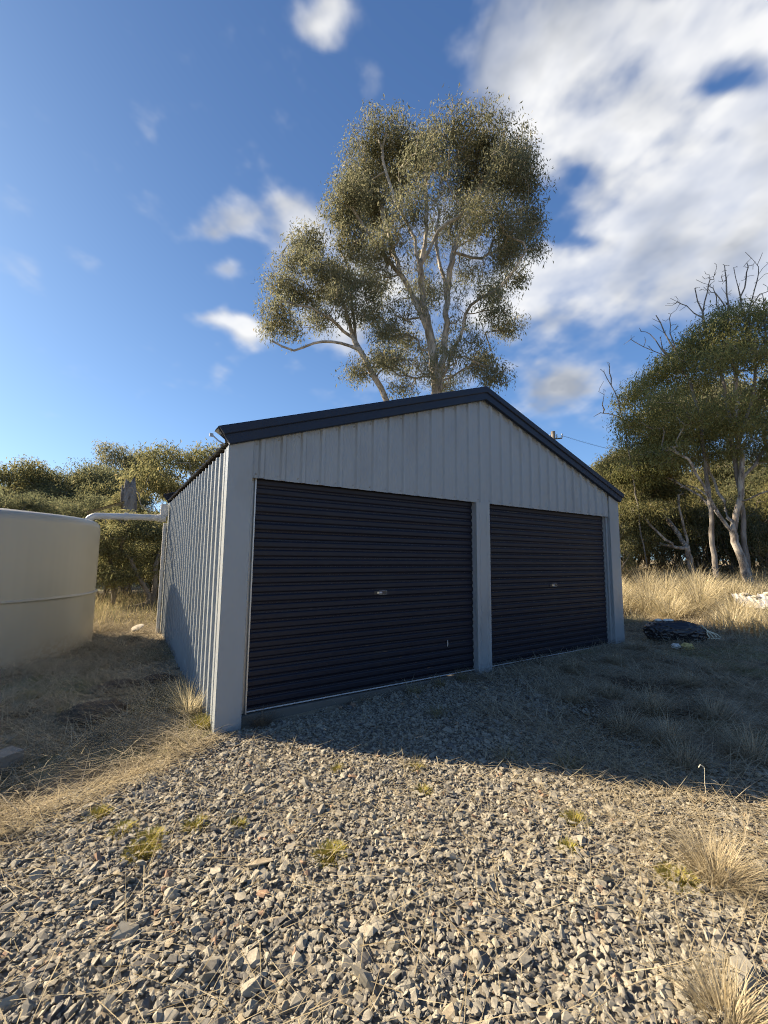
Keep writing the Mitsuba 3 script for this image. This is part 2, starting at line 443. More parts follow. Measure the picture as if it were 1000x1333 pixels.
# lintel channel behind the gable's lower edge
part(SHED, 'lintel', box(.21, 5.735, .028, .10, 2.062, 2.11), 'galvanised')

# roof: sheets, ridge cap, barge caps
for s_ in (0, 1):
    for a, b in zip(np.arange(0.02, 4.4, .762), list(np.arange(0.02, 4.4, .762)[1:]) + [L + .05]):
        v, f = ribbed(a, b, .19, .07, 3.0, -.012)
        out = np.array([-HP, 0, 1]) / math.hypot(1, HP)
        P = np.stack([v[:, 2], v[:, 0], HE + .045 + HP * v[:, 2]], 1) + v[:, 1:2] * out
        if s_:
            P[:, 0] = W - P[:, 0]
        part(SHED, 'roof_sheet', (P, f if s_ else f[:, ::-1]), 'roof_steel')
for s_ in (0, 1):
    P = []
    for y in (.05, L + .04):
        P += [(2.82, y, HE + .045 + HP * 2.82 + .034), (3.0, y, HE + .045 + HP * 3 + .05)]
    P = np.array(P)
    if s_:
        P[:, 0] = W - P[:, 0]
    part(SHED, 'ridge_cap', (P, np.array([[0, 1, 3, 2]])), 'paint_navy')


def barge(mirror):
    # folded profile (y, height over the lower edge line), swept from the eave tip to the ridge
    prof = [(-.010, -.004), (-.040, 0.0), (-.046, .004), (-.046, .082), (-.050, .086), (-.060, .088), (-.064, .094), (-.064, .158), (-.058, .166), (.10, .168), (.10, .155)]
    rows = []
    for y, h in prof:
        k = np.clip(h / .168, 0, 1)
        x0 = .0 - .10 * k
        rows.append([(x0, y, HE + h + HP * x0), (3.0, y, HE + h + HP * 3.0)])
    v = np.array(rows).reshape(-1, 3)
    i = np.arange(len(prof) - 1) * 2
    f = np.stack([i, i + 1, i + 3, i + 2], 1)
    if mirror:
        v[:, 0] = W - v[:, 0]; f = f[:, ::-1]
    return v, f


for s_ in (0, 1):
    part(SHED, 'barge_cap', barge(s_), 'paint_navy')
    e = barge(s_)[0][::2]
    part(SHED, 'barge_end', (np.vstack([e, e[[0]] + [0, .09, .05]]), np.array([[i, i + 1, len(e)] for i in range(len(e) - 1)])), 'paint_navy')
v = barge(0)[0]; v = v.copy(); v[:, 1] = L - v[:, 1]
part(SHED, 'barge_cap', (v, barge(0)[1]), 'paint_navy')
v = barge(1)[0]; v = v.copy(); v[:, 1] = L - v[:, 1]
part(SHED, 'barge_cap', (v, barge(1)[1]), 'paint_navy')
# loose bracket and bright sheet corner at the eave
part(SHED, 'eave_bracket', join([tube([(.0, .14, 2.335), (-.05, .16, 2.36), (-.105, .19, 2.415)], .006, 6), box(-.125, -.095, .183, .2, 2.40, 2.428)]), 'galvanised')
part(SHED, 'sheet_corner', (np.array([(-.09, .0, 2.425), (-.115, .03, 2.405), (-.07, .05, 2.385), (-.06, .0, 2.385)]), np.array([[0, 1, 2, 3]])), 'galvanised')

# screws along the gable's lower edge and under the barge
sc = []
disc = trimesh.creation.cylinder(radius=.0075, height=.006, sections=7)
disc.apply_transform(trimesh.transformations.rotation_matrix(math.pi / 2, [1, 0, 0]))
for k in range(1, 30):
    x = .095 + .19 * k - .046
    if not .23 < x < 5.7:
        continue
    for z in (2.085, roof_line(x) - .035):
        m = disc.copy(); m.apply_translation((x, .021, z)); sc.append(m)
part(SHED, 'screw', join(sc), 'roof_steel')
tag(SHED + '__screw', kind='stuff')

# concrete slab
part(SHED, 'slab', box(.03, 5.97, .045, L - .04, -.12, .082, .006), 'concrete')

# roller doors
r0 = np.random.default_rng(8)
def slat(x0, x1, z0, h, y):
    prof = [(0, 0), (0, .010), (-.010, .020), (-.0125, .026), (-.0125, .058), (-.010, .064), (0, .072), (0, h)]
    p = np.array(prof) * [1, h / .078]
    p[1:-1, 0] += r0.normal(0, .0009); p[1:-1, 1] += r0.normal(0, .0009)
    n = len(p)
    xs = np.array([x0, x1])
    v = np.array([(x, y + a, z0 + b) for x in xs for a, b in p])
    i = np.arange(n - 1)
    return v, np.stack([i, n + i, n + i + 1, i + 1], 1)


for d, (x0, x1, lab) in enumerate([(.258, 2.848, 'wide left roller door with a lock plate at its centre'), (3.078, 5.66, 'right roller door beyond the centre post')]):
    D = f'{SHED}__roller_door' + (f'_{d:03d}' if d else '')
    tag(D, lab)
    z = .125; h = .0775; j = 0
    while z < 2.07:
        part(D, 'slat', slat(x0, x1, z, h, .088), 'door_navy'); z += h; j += 1
    part(D, 'bottom_rail', box(x0, x1, .070, .095, .103, .1245, .003), 'dark_metal')
    part(D, 'seal_strip', box(x0, x1, .064, .0695, .097, .1065, .001), 'label_white')
    xc = (x0 + x1) / 2
    part(D, 'lock_plate', box(xc - .075, xc + .075, .0665, .0745, 1.005, 1.045, .003), 'dark_metal')
    for a, b, c_, e in ((-.02, .072, 1.0415, 1.0435), (-.02, .072, 1.0075, 1.0095), (.0700, .0725, 1.0097, 1.0412)):
        part(D, 'lock_trim', box(xc + a, xc + b, .0652, .0662, c_, e), 'label_white')
    cyl = trimesh.creation.cylinder(radius=.011, height=.012, sections=16)
    cyl.apply_transform(trimesh.transformations.rotation_matrix(math.pi / 2, [1, 0, 0])); cyl.apply_translation((xc - .033, .062, 1.026))
    part(D, 'lock_cylinder', cyl, 'chrome')
    part(D, 'lock_label', box(xc - .012, xc + .018, .0652, .0663, 1.018, 1.034), 'label_white')
    if d == 0:
        part(D, 'lift_tab', box(2.44, 2.452, .066, .0745, .40, .47, .002), 'galvanised')
    part(D, 'guide', join([box(x0 - .052 if d == 0 else x1 - .004, x0 - .006 if d == 0 else x1 + .03, .096, .115, .083, 2.06), box(x0 - .012 if d == 0 else x1 + .004, x0 - .001 if d == 0 else x1 + .010, .058, .0955, .084, 2.06)]), 'galvanised' if d == 0 else 'paint_grey')

# ---------------------------------------------------------------- water tank and its pipe
TC = np.array([-2.75, 4.35]); TR = 1.80
TANK = thing('water_tank', 'round cream plastic rainwater tank beside the left wall of the shed', 'tank')


def lathe(prof, n=96, at=None):
    p = np.array(prof); m = len(p)
    a = np.arange(n) * 2 * np.pi / n
    v = np.stack([p[:, None, 0] * np.cos(a), p[:, None, 0] * np.sin(a), np.broadcast_to(p[:, None, 1], (m, n))], -1).reshape(-1, 3)
    i, j = np.meshgrid(np.arange(m - 1), np.arange(n), indexing='ij')
    q = np.stack([i * n + j, i * n + (j + 1) % n, (i + 1) * n + (j + 1) % n, (i + 1) * n + j], -1).reshape(-1, 4)
    at = TC if at is None else at
    return v + [at[0], at[1], 0], q


TB = .0
part(TANK, 'wall', lathe([(TR, TB - .1), (TR, .3), (TR - .002, .803), (TR + .0, .81), (TR - .010, .845), (TR - .008, 1.3), (TR - .012, 1.77), (TR - .022, 1.822), (TR - .05, 1.863), (TR - .10, 1.888), (TR - .17, 1.90)]), 'tank_plastic', smooth=40)
part(TANK, 'band', lathe([(TR - .004, .802), (TR + .016, .806), (TR + .022, .818), (TR + .016, .832), (TR - .012, .838)]), 'tank_plastic', smooth=60)
part(TANK, 'lid', lathe([(TR - .168, 1.901), (1.2, 1.945), (.6, 1.995), (.30, 2.015), (.28, 2.07), (.02, 2.08)]), 'tank_plastic', smooth=40)
# added tank out of view, sized and placed to shade grass before the first
T2 = thing('water_tank', 'added unseen tall tank left of the first, put there to cast shade', 'tank')
C2 = np.array([-5.80, 6.08])
part(T2, 'wall', lathe([(1.6, -.1), (1.6, 1.3), (1.615, 1.31), (1.6, 1.33), (1.6, 2.6), (1.615, 2.61), (1.6, 2.63), (1.6, 3.9), (1.56, 3.97), (1.46, 4.0)], at=C2), 'tank_plastic', smooth=40)
part(T2, 'lid', lathe([(1.461, 4.001), (.3, 4.2), (.28, 4.28), (.02, 4.3)], at=C2), 'tank_plastic', smooth=40)
PIPE = thing('inlet_pipe', 'white plastic pipe running level from the shed eave into the tank', 'pipe')
part(PIPE, 'run', tube(curve([(-.10, 4.50, 2.01), (-.5, 4.50, 2.005), (-.98, 4.50, 1.99), (-1.08, 4.50, 1.975), (-1.15, 4.50, 1.90), (-1.17, 4.50, 1.78)], .04), .052, 14), 'pvc', smooth=50)
part(PIPE, 'elbow', tube(curve([(-.05, 4.50, 2.01), (-.12, 4.50, 2.01), (-.17, 4.50, 2.008)], .02), .066, 14), 'pvc', smooth=50)
part(PIPE, 'riser', box(-.135, -.018, 4.44, 4.56, 2.04, 2.25, .012), 'pvc')
part(PIPE, 'joint', tube([(-.60, 4.5, 2.004), (-.66, 4.5, 2.002)], .0635, 14), 'pvc', smooth=50)
DOWN = thing('downpipe', 'slim pale downpipe standing at the far corner of the left shed wall', 'pipe')
part(DOWN, 'run', tube([(-.045, 4.60, -.02), (-.045, 4.60, 1.2), (-.045, 4.60, 1.93)], .032, 12), 'pvc', smooth=50)
part(DOWN, 'strap', box(-.08, -.004, 4.585, 4.615, 1.1, 1.125), 'galvanised')

# ---------------------------------------------------------------- trees
def skeleton(limbs, rad, targets, r, step=.35, bias=.35, sag=.12, tip=.0065):
    P, par, path, direc, minr, limb_of = [], [], [], [], [], []

    def add(p, pa, mr=0.0, li=-1):
        P.append(p); par.append(pa); minr.append(mr); limb_of.append(li)
        if pa < 0:
            path.append(0.0); direc.append(np.array([0, 0, 1.0]))
        else:
            s = p - P[pa]; l = np.linalg.norm(s)
            path.append(path[pa] + l); direc.append(s / max(l, 1e-6))
        return len(P) - 1

    for li, (lm, (ra, rb)) in enumerate(zip(limbs, rad)):
        c = curve(lm, .3)
        c[1:-1] += r.normal(0, .022, (len(c) - 2, 3))
        if P and li:
            d = np.linalg.norm(np.array(P) - c[0], axis=1); pa = int(d.argmin())
            if d[pa] > 1.2:
                pa = -1
        else:
            pa = -1
        for i, p in enumerate(c):
            if i == 0 and pa >= 0 and np.linalg.norm(P[pa] - p) < .12:
                continue
            t = i / max(len(c) - 1, 1)
            pa = add(p, pa, ra + (rb - ra) * t, li)
    A = np.array(P)
    dist = np.array([np.linalg.norm(A - t, axis=1).min() for t in targets])
    tips = []
    buf = np.zeros((len(P) + len(targets) * 14, 3)); buf[:len(P)] = P
    pbuf = np.zeros(len(buf)); pbuf[:len(P)] = path
    for k in np.argsort(dist):
        t = targets[k]; n = len(P)
        d = np.linalg.norm(buf[:n] - t, axis=1)
        c = int((d + bias * pbuf[:n] * .35 + .25 * np.maximum(buf[:n, 2] - t[2], 0)).argmin())
        l = d[c]
        m = max(1, min(12, int(l / step)))
        ctrl = P[c] + direc[c] * l * .35 + np.array([0, 0, sag * l])
        pa = c
        for i in range(1, m + 1):
            u = i / m
            q = (1 - u) ** 2 * P[c] + 2 * u * (1 - u) * ctrl + u * u * t
            if i < m:
                q = q + r.normal(0, .03 * min(l, 1), 3)
            pa = add(q, pa)
            buf[len(P) - 1] = q; pbuf[len(P) - 1] = path[-1]
        tips.append(pa)
    P = np.array(P); par = np.array(par)
    s = np.zeros(len(P)); kids = [[] for _ in P]
    for i in range(len(P) - 1, -1, -1):
        if not kids[i]:
            s[i] = tip ** 2.15
        if par[i] >= 0:
            s[par[i]] += s[i]; kids[par[i]].append(i)
    R = np.maximum(s ** (1 / 2.15), np.array(minr))
    return P, par, kids, R, np.array(limb_of), tips


def tree(key, limbs, rad, targets, leaf, bark, n_leaf, size, seed, spread=.26, sag=.12, names=None, twig_bark=None, droop=.75, bias=.35, tip=.0065):
    r = np.random.default_rng(seed)
    P, par, kids, R, limb_of, tips = skeleton(limbs, rad, targets, r, sag=sag, bias=bias, tip=tip)
    twigs, per_limb = [], {}
    starts = [i for i in range(len(P)) if par[i] < 0]
    while starts:
        i = starts.pop()
        li = limb_of[i]
        chain = [par[i], i] if par[i] >= 0 else [i]
        while kids[i]:
            ks = kids[i]
            nxt = None
            if li >= 0:
                same = [k_ for k_ in ks if limb_of[k_] == li]
                nxt = same[0] if same else None
            if nxt is None:
                if li >= 0 and any(limb_of[k_] >= 0 for k_ in ks):
                    pass
                cand = [k_ for k_ in ks if limb_of[k_] < 0 or limb_of[k_] == li]
                if cand:
                    nxt = max(cand, key=lambda k_: R[k_])
            starts += [k_ for k_ in ks if k_ != nxt]
            if nxt is None:
                break
            chain.append(nxt); i = nxt
        if len(chain) < 2:
            continue
        Q = P[chain]; rr = R[chain].copy()
        if par[chain[1]] == chain[0] and len(rr) > 1 and par[chain[0]] != -1:
            rr[0] = min(rr[0], rr[1] * 1.25)
        sides = 10 if rr[0] > .06 else 7 if rr[0] > .03 else 4 if rr[0] > .012 else 3
        m = tube(Q, rr, sides, caps=False)
        if li >= 0:
            per_limb.setdefault(li, []).append(m)
        else:
            twigs.append(m)
    for li in sorted(per_limb):
        nm = names[li] if names else ('trunk' if li == 0 else 'limb')
        part(key, nm, join(per_limb[li]), bark, smooth=True)
    if twigs:
        part(key, 'twigs', join(twigs), twig_bark or bark, smooth=True)
        tag(key + '__twigs', kind='stuff')
    if n_leaf:
        tp = P[tips]
        back = P[par[tips]]
        c = np.repeat(tp, n_leaf, 0)
        u = r.random((len(c), 1)) ** 1.4
        c = c + (np.repeat(back, n_leaf, 0) - c) * u + np.clip(r.normal(0, spread, c.shape), -1.7 * spread, 1.7 * spread) * [1, 1, .8]
        tone = np.repeat(r.random(len(tp)) * .35, n_leaf) + r.random(len(c)) * .65
        part(key, 'crown', *leaves(c, size, r, tone, droop), leaf)
        tag(key + '__crown', kind='stuff')
    return P


class _L(tuple):
    pass


def leaf_mesh(c, size, r, tone, droop=.75):
    n = len(c)
    d = unit(np.stack([r.normal(0, .5, n), r.normal(0, .5, n), -droop + r.normal(0, .38, n)], 1))
    w = unit(np.cross(d, unit(r.normal(0, 1, (n, 3)))))
    nn = np.cross(d, w)
    s = size * np.exp(r.normal(0, .28, n))[:, None]
    bend = nn * s * r.uniform(-.18, .18, (n, 1))
    v = np.stack([c, c + d * s * .45 + w * s * .125 + bend, c + d * s - bend * .3, c + d * s * .45 - w * s * .125 + bend * 1.2], 1).reshape(-1, 3)
    k_ = np.arange(n) * 4
    f = np.vstack([np.stack([k_, k_ + 1, k_ + 2], 1), np.stack([k_, k_ + 2, k_ + 3], 1)])
    uv = np.stack([np.repeat(np.clip(tone, 0, 1), 4), np.tile([.2, .6, 1, .5], n)], 1)
    return v, f, uv


def leaves(c, size, r, tone, droop):
    v, f, uv = leaf_mesh(c, size, r, tone, droop)
    LEAFUV.append(uv)
    return ((v, f),)


LEAFUV = []
_part = part


def part(parent, name, mesh, bsdf_, smooth=False, **kw):          # foliage carries its tone in uv
    if name == 'crown' and LEAFUV:
        kw['uv'] = LEAFUV.pop()
    return _part(parent, name, mesh, bsdf_, smooth, **kw)


def lobe_targets(lobes, per, r, depth=(.54, .84), stretch=1.7, reps=2, shell=.35):
    out = []
    ax = np.array([depth[0], depth[1], 0]); ax /= np.linalg.norm(ax)
    tot = sum(l[3] ** 2 for l in lobes)
    for x, y, z, rad in lobes:
        n = max(4, int(per * rad ** 2 / tot))
        d = unit(r.normal(0, 1, (n, 3))); d[:, 2] = np.where(d[:, 2] < -.3, -d[:, 2] * .6, d[:, 2])
        q = d * rad * (shell + (1 - shell) * r.random((n, 1)) ** .6) * .92
        q += np.outer(q @ ax, ax) * (stretch - 1)
        out.append(np.array([x, y, z]) + q)
    return np.vstack(out)


GUM_LIMBS = [[(8.30,7.05,.2),(8.28,7.12,3.5),(8.25,7.18,7.03),(8.17,7.24,8.02),(8.06,7.34,9.22),(7.88,7.48,10.56),(7.79,7.55,11.81)],
 [(8.42,7.0,.3),(8.36,7.08,3.5),(8.30,7.14,7.02),(8.49,7.06,8.62),(8.59,7.04,10.59),(8.51,7.19,11.63),(8.40,7.37,12.84),(8.53,7.34,14.30)],
 [(7.79,7.55,11.81),(8.17,6.92,12.93),(8.51,6.29,13.18),(8.95,5.49,13.70),(9.25,4.77,14.22)],
 [(7.79,7.55,11.81),(7.43,7.61,13.07),(6.85,7.81,14.20),(6.39,7.91,15.56)],
 [(7.80,7.54,11.74),(8.14,7.62,13.53),(8.27,7.85,15.37),(8.33,7.95,16.4)],
 [(8.59,7.04,10.51),(9.03,7.03,12.89),(9.66,6.98,14.33),(10.38,6.81,16.34)],
 [(8.42,7.06,7.65),(8.74,6.58,8.96),(8.97,6.18,10.02),(9.54,5.39,10.49),(9.85,4.83,11.19)],
 [(8.06,7.34,9.22),(7.30,7.66,10.94),(6.52,7.95,12.02),(5.83,8.13,12.81),(5.33,8.17,13.33)],
 [(7.97,7.41,9.95),(7.46,8.29,11.87),(7.26,8.90,14.03),(7.02,9.52,16.05)],
 [(8.36,7.09,7.43),(9.40,6.81,8.18),(10.32,6.58,8.95)]]
GUM_R = [(.19,.075),(.17,.04),(.055,.02),(.05,.02),(.055,.02),(.05,.02),(.05,.018),(.055,.018),(.045,.02),(.035,.015)]
GUM = [(6.39,8.50,16.88,1.03),(7.20,7.98,17.30,0.91),(8.59,8.19,17.9,.95),(8.02,6.05,15.98,0.88),(9.52,5.98,16.58,1.10),(10.48,5.63,16.18,0.88),(6.12,9.22,16.01,0.87),(5.23,7.99,13.51,0.77),(7.95,9.28,17.23,1.19),(7.04,6.23,13.87,1.05),(10.16,7.47,16.77,1.28),(9.11,4.93,13.58,0.99),(10.41,4.92,14.01,0.68),(11.32,5.38,13.56,0.51),(5.39,9.03,13.63,0.71),(7.30,9.70,15.19,1.11),(6.41,6.09,11.96,0.80),(10.02,8.29,14.90,1.11),(8.89,5.18,12.15,0.93),(10.96,5.83,12.94,0.86),(10.56,4.72,11.77,0.32),(10.16,5.23,10.75,0.40),(6.47,7.86,11.58,0.84),(7.18,9.19,11.64,0.68),(6.84,7.01,9.36,0.80),(7.33,8.49,9.28,0.77),(9.22,8.97,12.15,0.78),(10.13,7.50,12.47,0.74),(9.59,5.89,9.61,0.70),(10.77,6.06,9.66,0.47),(8.43,5.66,8.22,0.45),(9.40,6.81,8.18,0.78),(9.64,5.84,7.40,0.52),(8.21,8.48,8.52,0.84),(6.33,7.36,7.69,0.53),(9.51,8.73,9.64,0.58),(6.00,8.72,7.79,0.51),(9.47,8.11,7.93,0.61),(7.34,7.88,7.23,0.56)]
GUMX = [(8.59,8.19,12.80,1.05),(7.68,6.36,9.87,.79),(8.33,8.65,9.65,.80),(9.20,7.42,9.74,.82),(8.87,5.78,10.00,.63),(10.19,6.43,10.83,.57),(7.98,6.09,7.84,.61),(9.85,6.79,8.29,.62),(6.27,7.15,11.63,.75),(8.04,5.21,11.77,.80),(7.56,6.71,7.32,.63),(6.54,7.70,8.80,.55),(10.28,6.02,12.01,.79),(6.39,9.42,15.22,.88),(9.81,4.71,14.24,.64),(6.38,9.19,12.51,.67),(6.67,8.91,10.15,.60)]
ARM_LIMBS = [[(7.35,8.05,.2),(7.2,8.1,3.6),(6.85,8.21,6.76),(6.43,8.33,7.52),(5.87,8.51,8.50),(4.72,8.94,8.69),(3.80,9.18,8.18),(3.07,9.29,8.35)],
 [(5.99,8.62,8.55),(5.77,8.95,9.32),(5.54,9.18,10.52),(4.93,9.57,11.39),(4.42,9.89,12.13)],
 [(5.78,8.84,9.09),(4.54,8.87,9.64),(3.38,8.77,9.52)],
 [(5.94,8.75,8.74),(5.89,9.08,10.22),(5.88,9.39,11.90),(5.65,9.80,13.12)],
 [(6.49,8.43,7.57),(6.91,8.47,8.17),(7.53,8.36,8.54)]]
ARM_R = [(.13,.03),(.06,.022),(.045,.02),(.045,.02),(.035,.015)]
ARM = [(3.97,9.63,11.53,0.68),(4.47,10.08,12.79,0.60),(4.34,8.63,10.83,0.54),(3.63,10.27,10.79,0.63),(3.13,9.27,9.25,0.50),(4.28,10.05,10.54,0.64),(3.73,9.71,9.09,0.49),(5.26,9.98,10.98,0.54),(5.10,8.29,9.99,0.49),(3.21,10.19,9.15,0.31),(4.75,9.32,9.53,0.45),(5.56,9.84,12.05,0.49),(5.75,8.85,11.03,0.40),(4.51,9.42,12.61,0.35),(6.91,8.47,8.27,.45),(5.72,8.87,12.78,.70),(5.96,8.17,10.60,.56),(5.58,8.26,9.57,.44),(5.2,9.2,11.2,.6)]
r1 = np.random.default_rng(5)
gt = lobe_targets([(a, b, c_, d * 1.2) for a, b, c_, d in GUM + GUMX], 6800, r1, stretch=1.3, shell=.0)
rho = np.hypot(gt[:, 0] - 8.3, gt[:, 1] - 7.2) / np.interp(gt[:, 2], [7, 9, 12, 15, 18], [1.9, 2.6, 3.2, 3.2, 2.4])
gt = gt[r1.random(len(gt)) < .18 + .82 * np.clip((np.maximum(rho, (gt[:, 2] - 11) / 6.5) - .5) / .35, 0, 1) ** 1.3]   # leaves hang on the outer twigs, the inside is bare
gt[:, 2] = np.where(gt[:, 2] > 15, 15 + (gt[:, 2] - 15) * .74, gt[:, 2])
k1 = thing('gum_tree', 'tall gum tree with pale forked trunks rising behind the shed roof', 'tree')
tree(k1, GUM_LIMBS, GUM_R, gt, 'leaf_gum', 'bark_gum', 27, .105, 1, spread=.19, names=['trunk', 'trunk'] + ['limb'] * 8)
k2 = thing('leaning_gum_tree', 'slender gum leaning left with one long low arm, behind the shed roof', 'tree')
tree(k2, ARM_LIMBS, ARM_R, lobe_targets([(a, b, c_, d * 1.2) for a, b, c_, d in ARM], 1000, r1, stretch=1.3, shell=.25), 'leaf_gum', 'bark_gum', 28, .105, 2, spread=.19)

RT_LIMBS = [[(14.29,.70,.55),(14.24,.84,.80),(14.20,.95,1.36),(14.17,1.07,1.93),(14.16,1.10,2.22)],
 [(14.16,1.10,2.22),(13.85,1.26,2.61),(13.55,1.40,3.19),(13.25,1.54,3.92),(12.95,1.65,4.30),(12.56,1.99,4.66)],
 [(14.16,1.08,2.18),(14.20,.97,2.80),(14.25,.81,3.67),(14.25,.81,4.41),(14.24,.82,5.06),(14.3,.8,6.6)],
 [(14.22,.90,3.09),(14.03,.59,3.14),(13.87,.18,3.30),(13.70,-.27,3.49)],
 [(13.85,1.26,2.63),(14.13,1.82,3.34),(14.08,2.50,3.90),(14.06,3.06,4.44)],
 [(14.13,1.19,2.62),(14.33,1.31,3.14),(14.48,1.57,3.81),(14.62,1.86,4.84),(14.77,2.10,5.59)],
 [(14.24,.82,3.62),(14.64,.63,4.18),(15.05,.39,4.79),(15.45,.16,5.41)],
 [(13.55,1.40,3.22),(13.42,1.71,3.56),(12.84,1.83,3.47)]]
RT_R = [(.125,.075),(.05,.018),(.055,.016),(.03,.015),(.04,.015),(.045,.018),(.035,.015),(.028,.012)]
RT = [(13.31,3.24,6.58,.59),(13.99,2.97,7.16,.59),(12.86,3.24,5.78,.41),(13.17,2.08,7.13,.60),(14.49,1.98,8.05,.67),(13.61,1.18,8.01,.57),(14.72,.98,8.76,.58),(13.78,.24,8.17,.52),(15.03,.17,8.37,.53),(15.03,2.25,7.05,.64),(12.54,2.04,5.94,.54),(12.82,.70,6.68,.54),(15.47,.91,7.77,.61),(13.46,-.13,6.69,.50),(13.98,3.23,5.78,.47),(13.72,2.33,5.40,.46),(15.41,2.10,6.15,.47),(12.79,.43,5.57,.36),(15.35,.55,6.16,.40),(14.55,-.40,7.49,.54),(15.12,-.20,6.50,.55),(14.59,-.60,5.39,.44),(14.13,-.89,6.57,.49),(14.2,1.9,7.6,.7),(13.9,.9,7.4,.7),(14.6,-1.3,7.2,.6),(14.9,-1.5,6.0,.6),(13.1,2.6,5.2,.45),(13.5,2.0,4.9,.4),(14.3,2.6,5.1,.5),(14.9,1.6,5.2,.5),(15.3,.2,5.3,.5),(13.4,.5,5.0,.4),(14.7,-.9,4.6,.45),(13.0,1.3,5.3,.4),(14.5,3.3,4.8,.4),(12.87,2.99,5.52,.44),(14.03,3.10,5.14,.46),(12.99,1.99,4.55,.39),(14.33,1.85,5.10,.41),(13.58,.92,5.11,.36),(13.47,3.59,5.16,.35),(15.17,.83,5.37,.37),(14.39,.25,4.73,.37),(12.76,1.46,5.45,.41),(14.43,2.95,6.20,.50),(14.97,-.01,5.11,.36),(13.2,2.9,4.6,.4),(13.9,1.9,4.4,.4),(13.0,3.4,4.2,.45),(13.6,3.2,3.9,.4),(13.1,2.3,4.2,.35),(14.0,2.7,4.3,.45),(14.8,1.1,4.6,.45),(15.2,.3,4.4,.5),(14.5,-.3,4.2,.4),(15.0,-.9,4.9,.5),(15.1,2.1,4.6,.5),(13.9,.9,4.5,.3)]
k3 = thing('snow_gum_tree', 'dense dark green snow gum with a crooked mottled trunk at the right', 'tree')
tree(k3, RT_LIMBS, RT_R, lobe_targets([(a, b, c_, d * 1.1) for a, b, c_, d in RT], 3200, r1, stretch=1.4, shell=.3), 'leaf_snow', 'bark_snow', 26, .09, 3, spread=.19, bias=.2, tip=.0036)
ST_LIMBS = [[(14.68,2.30,.55),(14.67,2.36,.99),(14.55,2.38,1.44),(14.43,2.43,1.76),(14.22,2.67,1.81),(14.06,2.79,2.08),(13.80,3.14,2.52)],
 [(14.50,2.45,1.74),(14.69,2.70,2.21),(14.72,3.03,2.79),(14.73,3.37,3.28),(14.71,3.78,3.68)],
 [(14.60,2.44,1.50),(14.63,2.45,2.04),(14.60,2.54,2.75),(14.58,2.58,3.52)],
 [(14.30,2.60,1.80),(14.45,3.27,2.00),(14.50,3.53,2.41)]]
ST_R = [(.085,.02),(.045,.015),(.045,.015),(.03,.012)]
ST = [(13.85,4.15,4.73,.50),(13.75,4.35,4.39,.45),(14.41,4.18,4.25,.55),(13.71,3.32,4.38,.5),(14.02,3.84,3.57,.55),(14.96,3.72,3.82,.5),(13.56,3.64,2.88,.45),(14.42,3.93,2.36,.4),(13.96,3.95,1.77,.35),(14.40,3.01,4.24,.5),(14.96,2.98,3.61,.45),(13.86,3.00,2.96,.4),(14.56,3.86,1.84,.4),(14.24,3.37,2.11,.3)]
k4 = thing('small_gum_tree', 'small yellow green gum with a white elbowed trunk left of the snow gum', 'tree')
tree(k4, ST_LIMBS, ST_R, lobe_targets(ST, 900, r1, stretch=1.5), 'leaf_olive', 'bark_snow', 46, .085, 4, spread=.17, bias=.2)

DEAD = [[(13.95,1.5,.9),(13.92,1.55,3.5),(13.88,1.62,6.09),(13.71,2.05,7.95),(13.55,2.47,9.31)],[(13.82,1.79,6.90),(13.76,2.21,7.73),(13.47,3.12,8.66)],[(13.67,2.18,7.69),(13.65,2.36,8.17),(13.67,2.43,8.56)],[(13.67,2.17,7.79),(13.52,2.67,8.73),(13.46,2.91,8.93)],[(13.70,2.09,7.97),(13.78,2.17,8.63),(13.87,2.22,9.19)]]
DEAD2 = [[(14.45,.9,.9),(14.3,.95,4),(14.08,.99,6.49),(13.98,1.32,8.39),(13.96,1.36,8.99),(13.92,1.49,9.83)],[(13.97,1.34,8.69),(13.88,1.75,9.36),(13.88,1.90,9.54)],[(13.97,1.35,8.99),(14.01,1.21,9.61),(14.04,1.13,9.97)],[(14.06,1.08,6.9),(14.10,.93,7.58),(14.17,1.06,9.39),(14.23,1.21,9.84)],[(14.14,.81,8.0),(14.24,.83,9.38),(14.34,.84,10.21)],
 [(14.3,.93,4.5),(14.26,.36,6.49),(14.23,.48,8.62),(14.22,.53,9.40),(14.20,.59,10.09)],[(14.23,.49,9.00),(14.31,.37,9.62),(14.38,.31,9.99)],[(14.26,.36,7.39),(14.27,.32,8.65),(14.32,.12,9.38),(14.33,.07,9.83)],[(14.28,.29,8.73),(14.38,.09,9.02),(14.47,-.05,9.07)],[(14.28,.3,6.9),(14.32,.12,7.30),(14.44,.06,8.48),(14.54,.09,9.08)],[(14.13,.85,8.97),(14.15,1.12,9.51),(14.21,1.25,9.80)]]
TWIG = [[(13.6,3.2,1.2),(13.3,3.3,3.5),(13.12,3.39,5.66),(13.06,3.52,6.10),(12.89,3.83,6.26),(12.79,4.02,6.34)],[(13.11,3.42,5.87),(13.01,3.61,6.94),(12.92,3.78,7.51),(12.82,3.97,7.87)],[(12.96,3.71,7.28),(12.96,3.71,7.70),(12.95,3.73,8.02)],[(12.83,3.94,6.28),(12.83,3.94,6.59),(12.85,3.90,6.95)]]
OFF = np.array([.9, 1.2, 0])
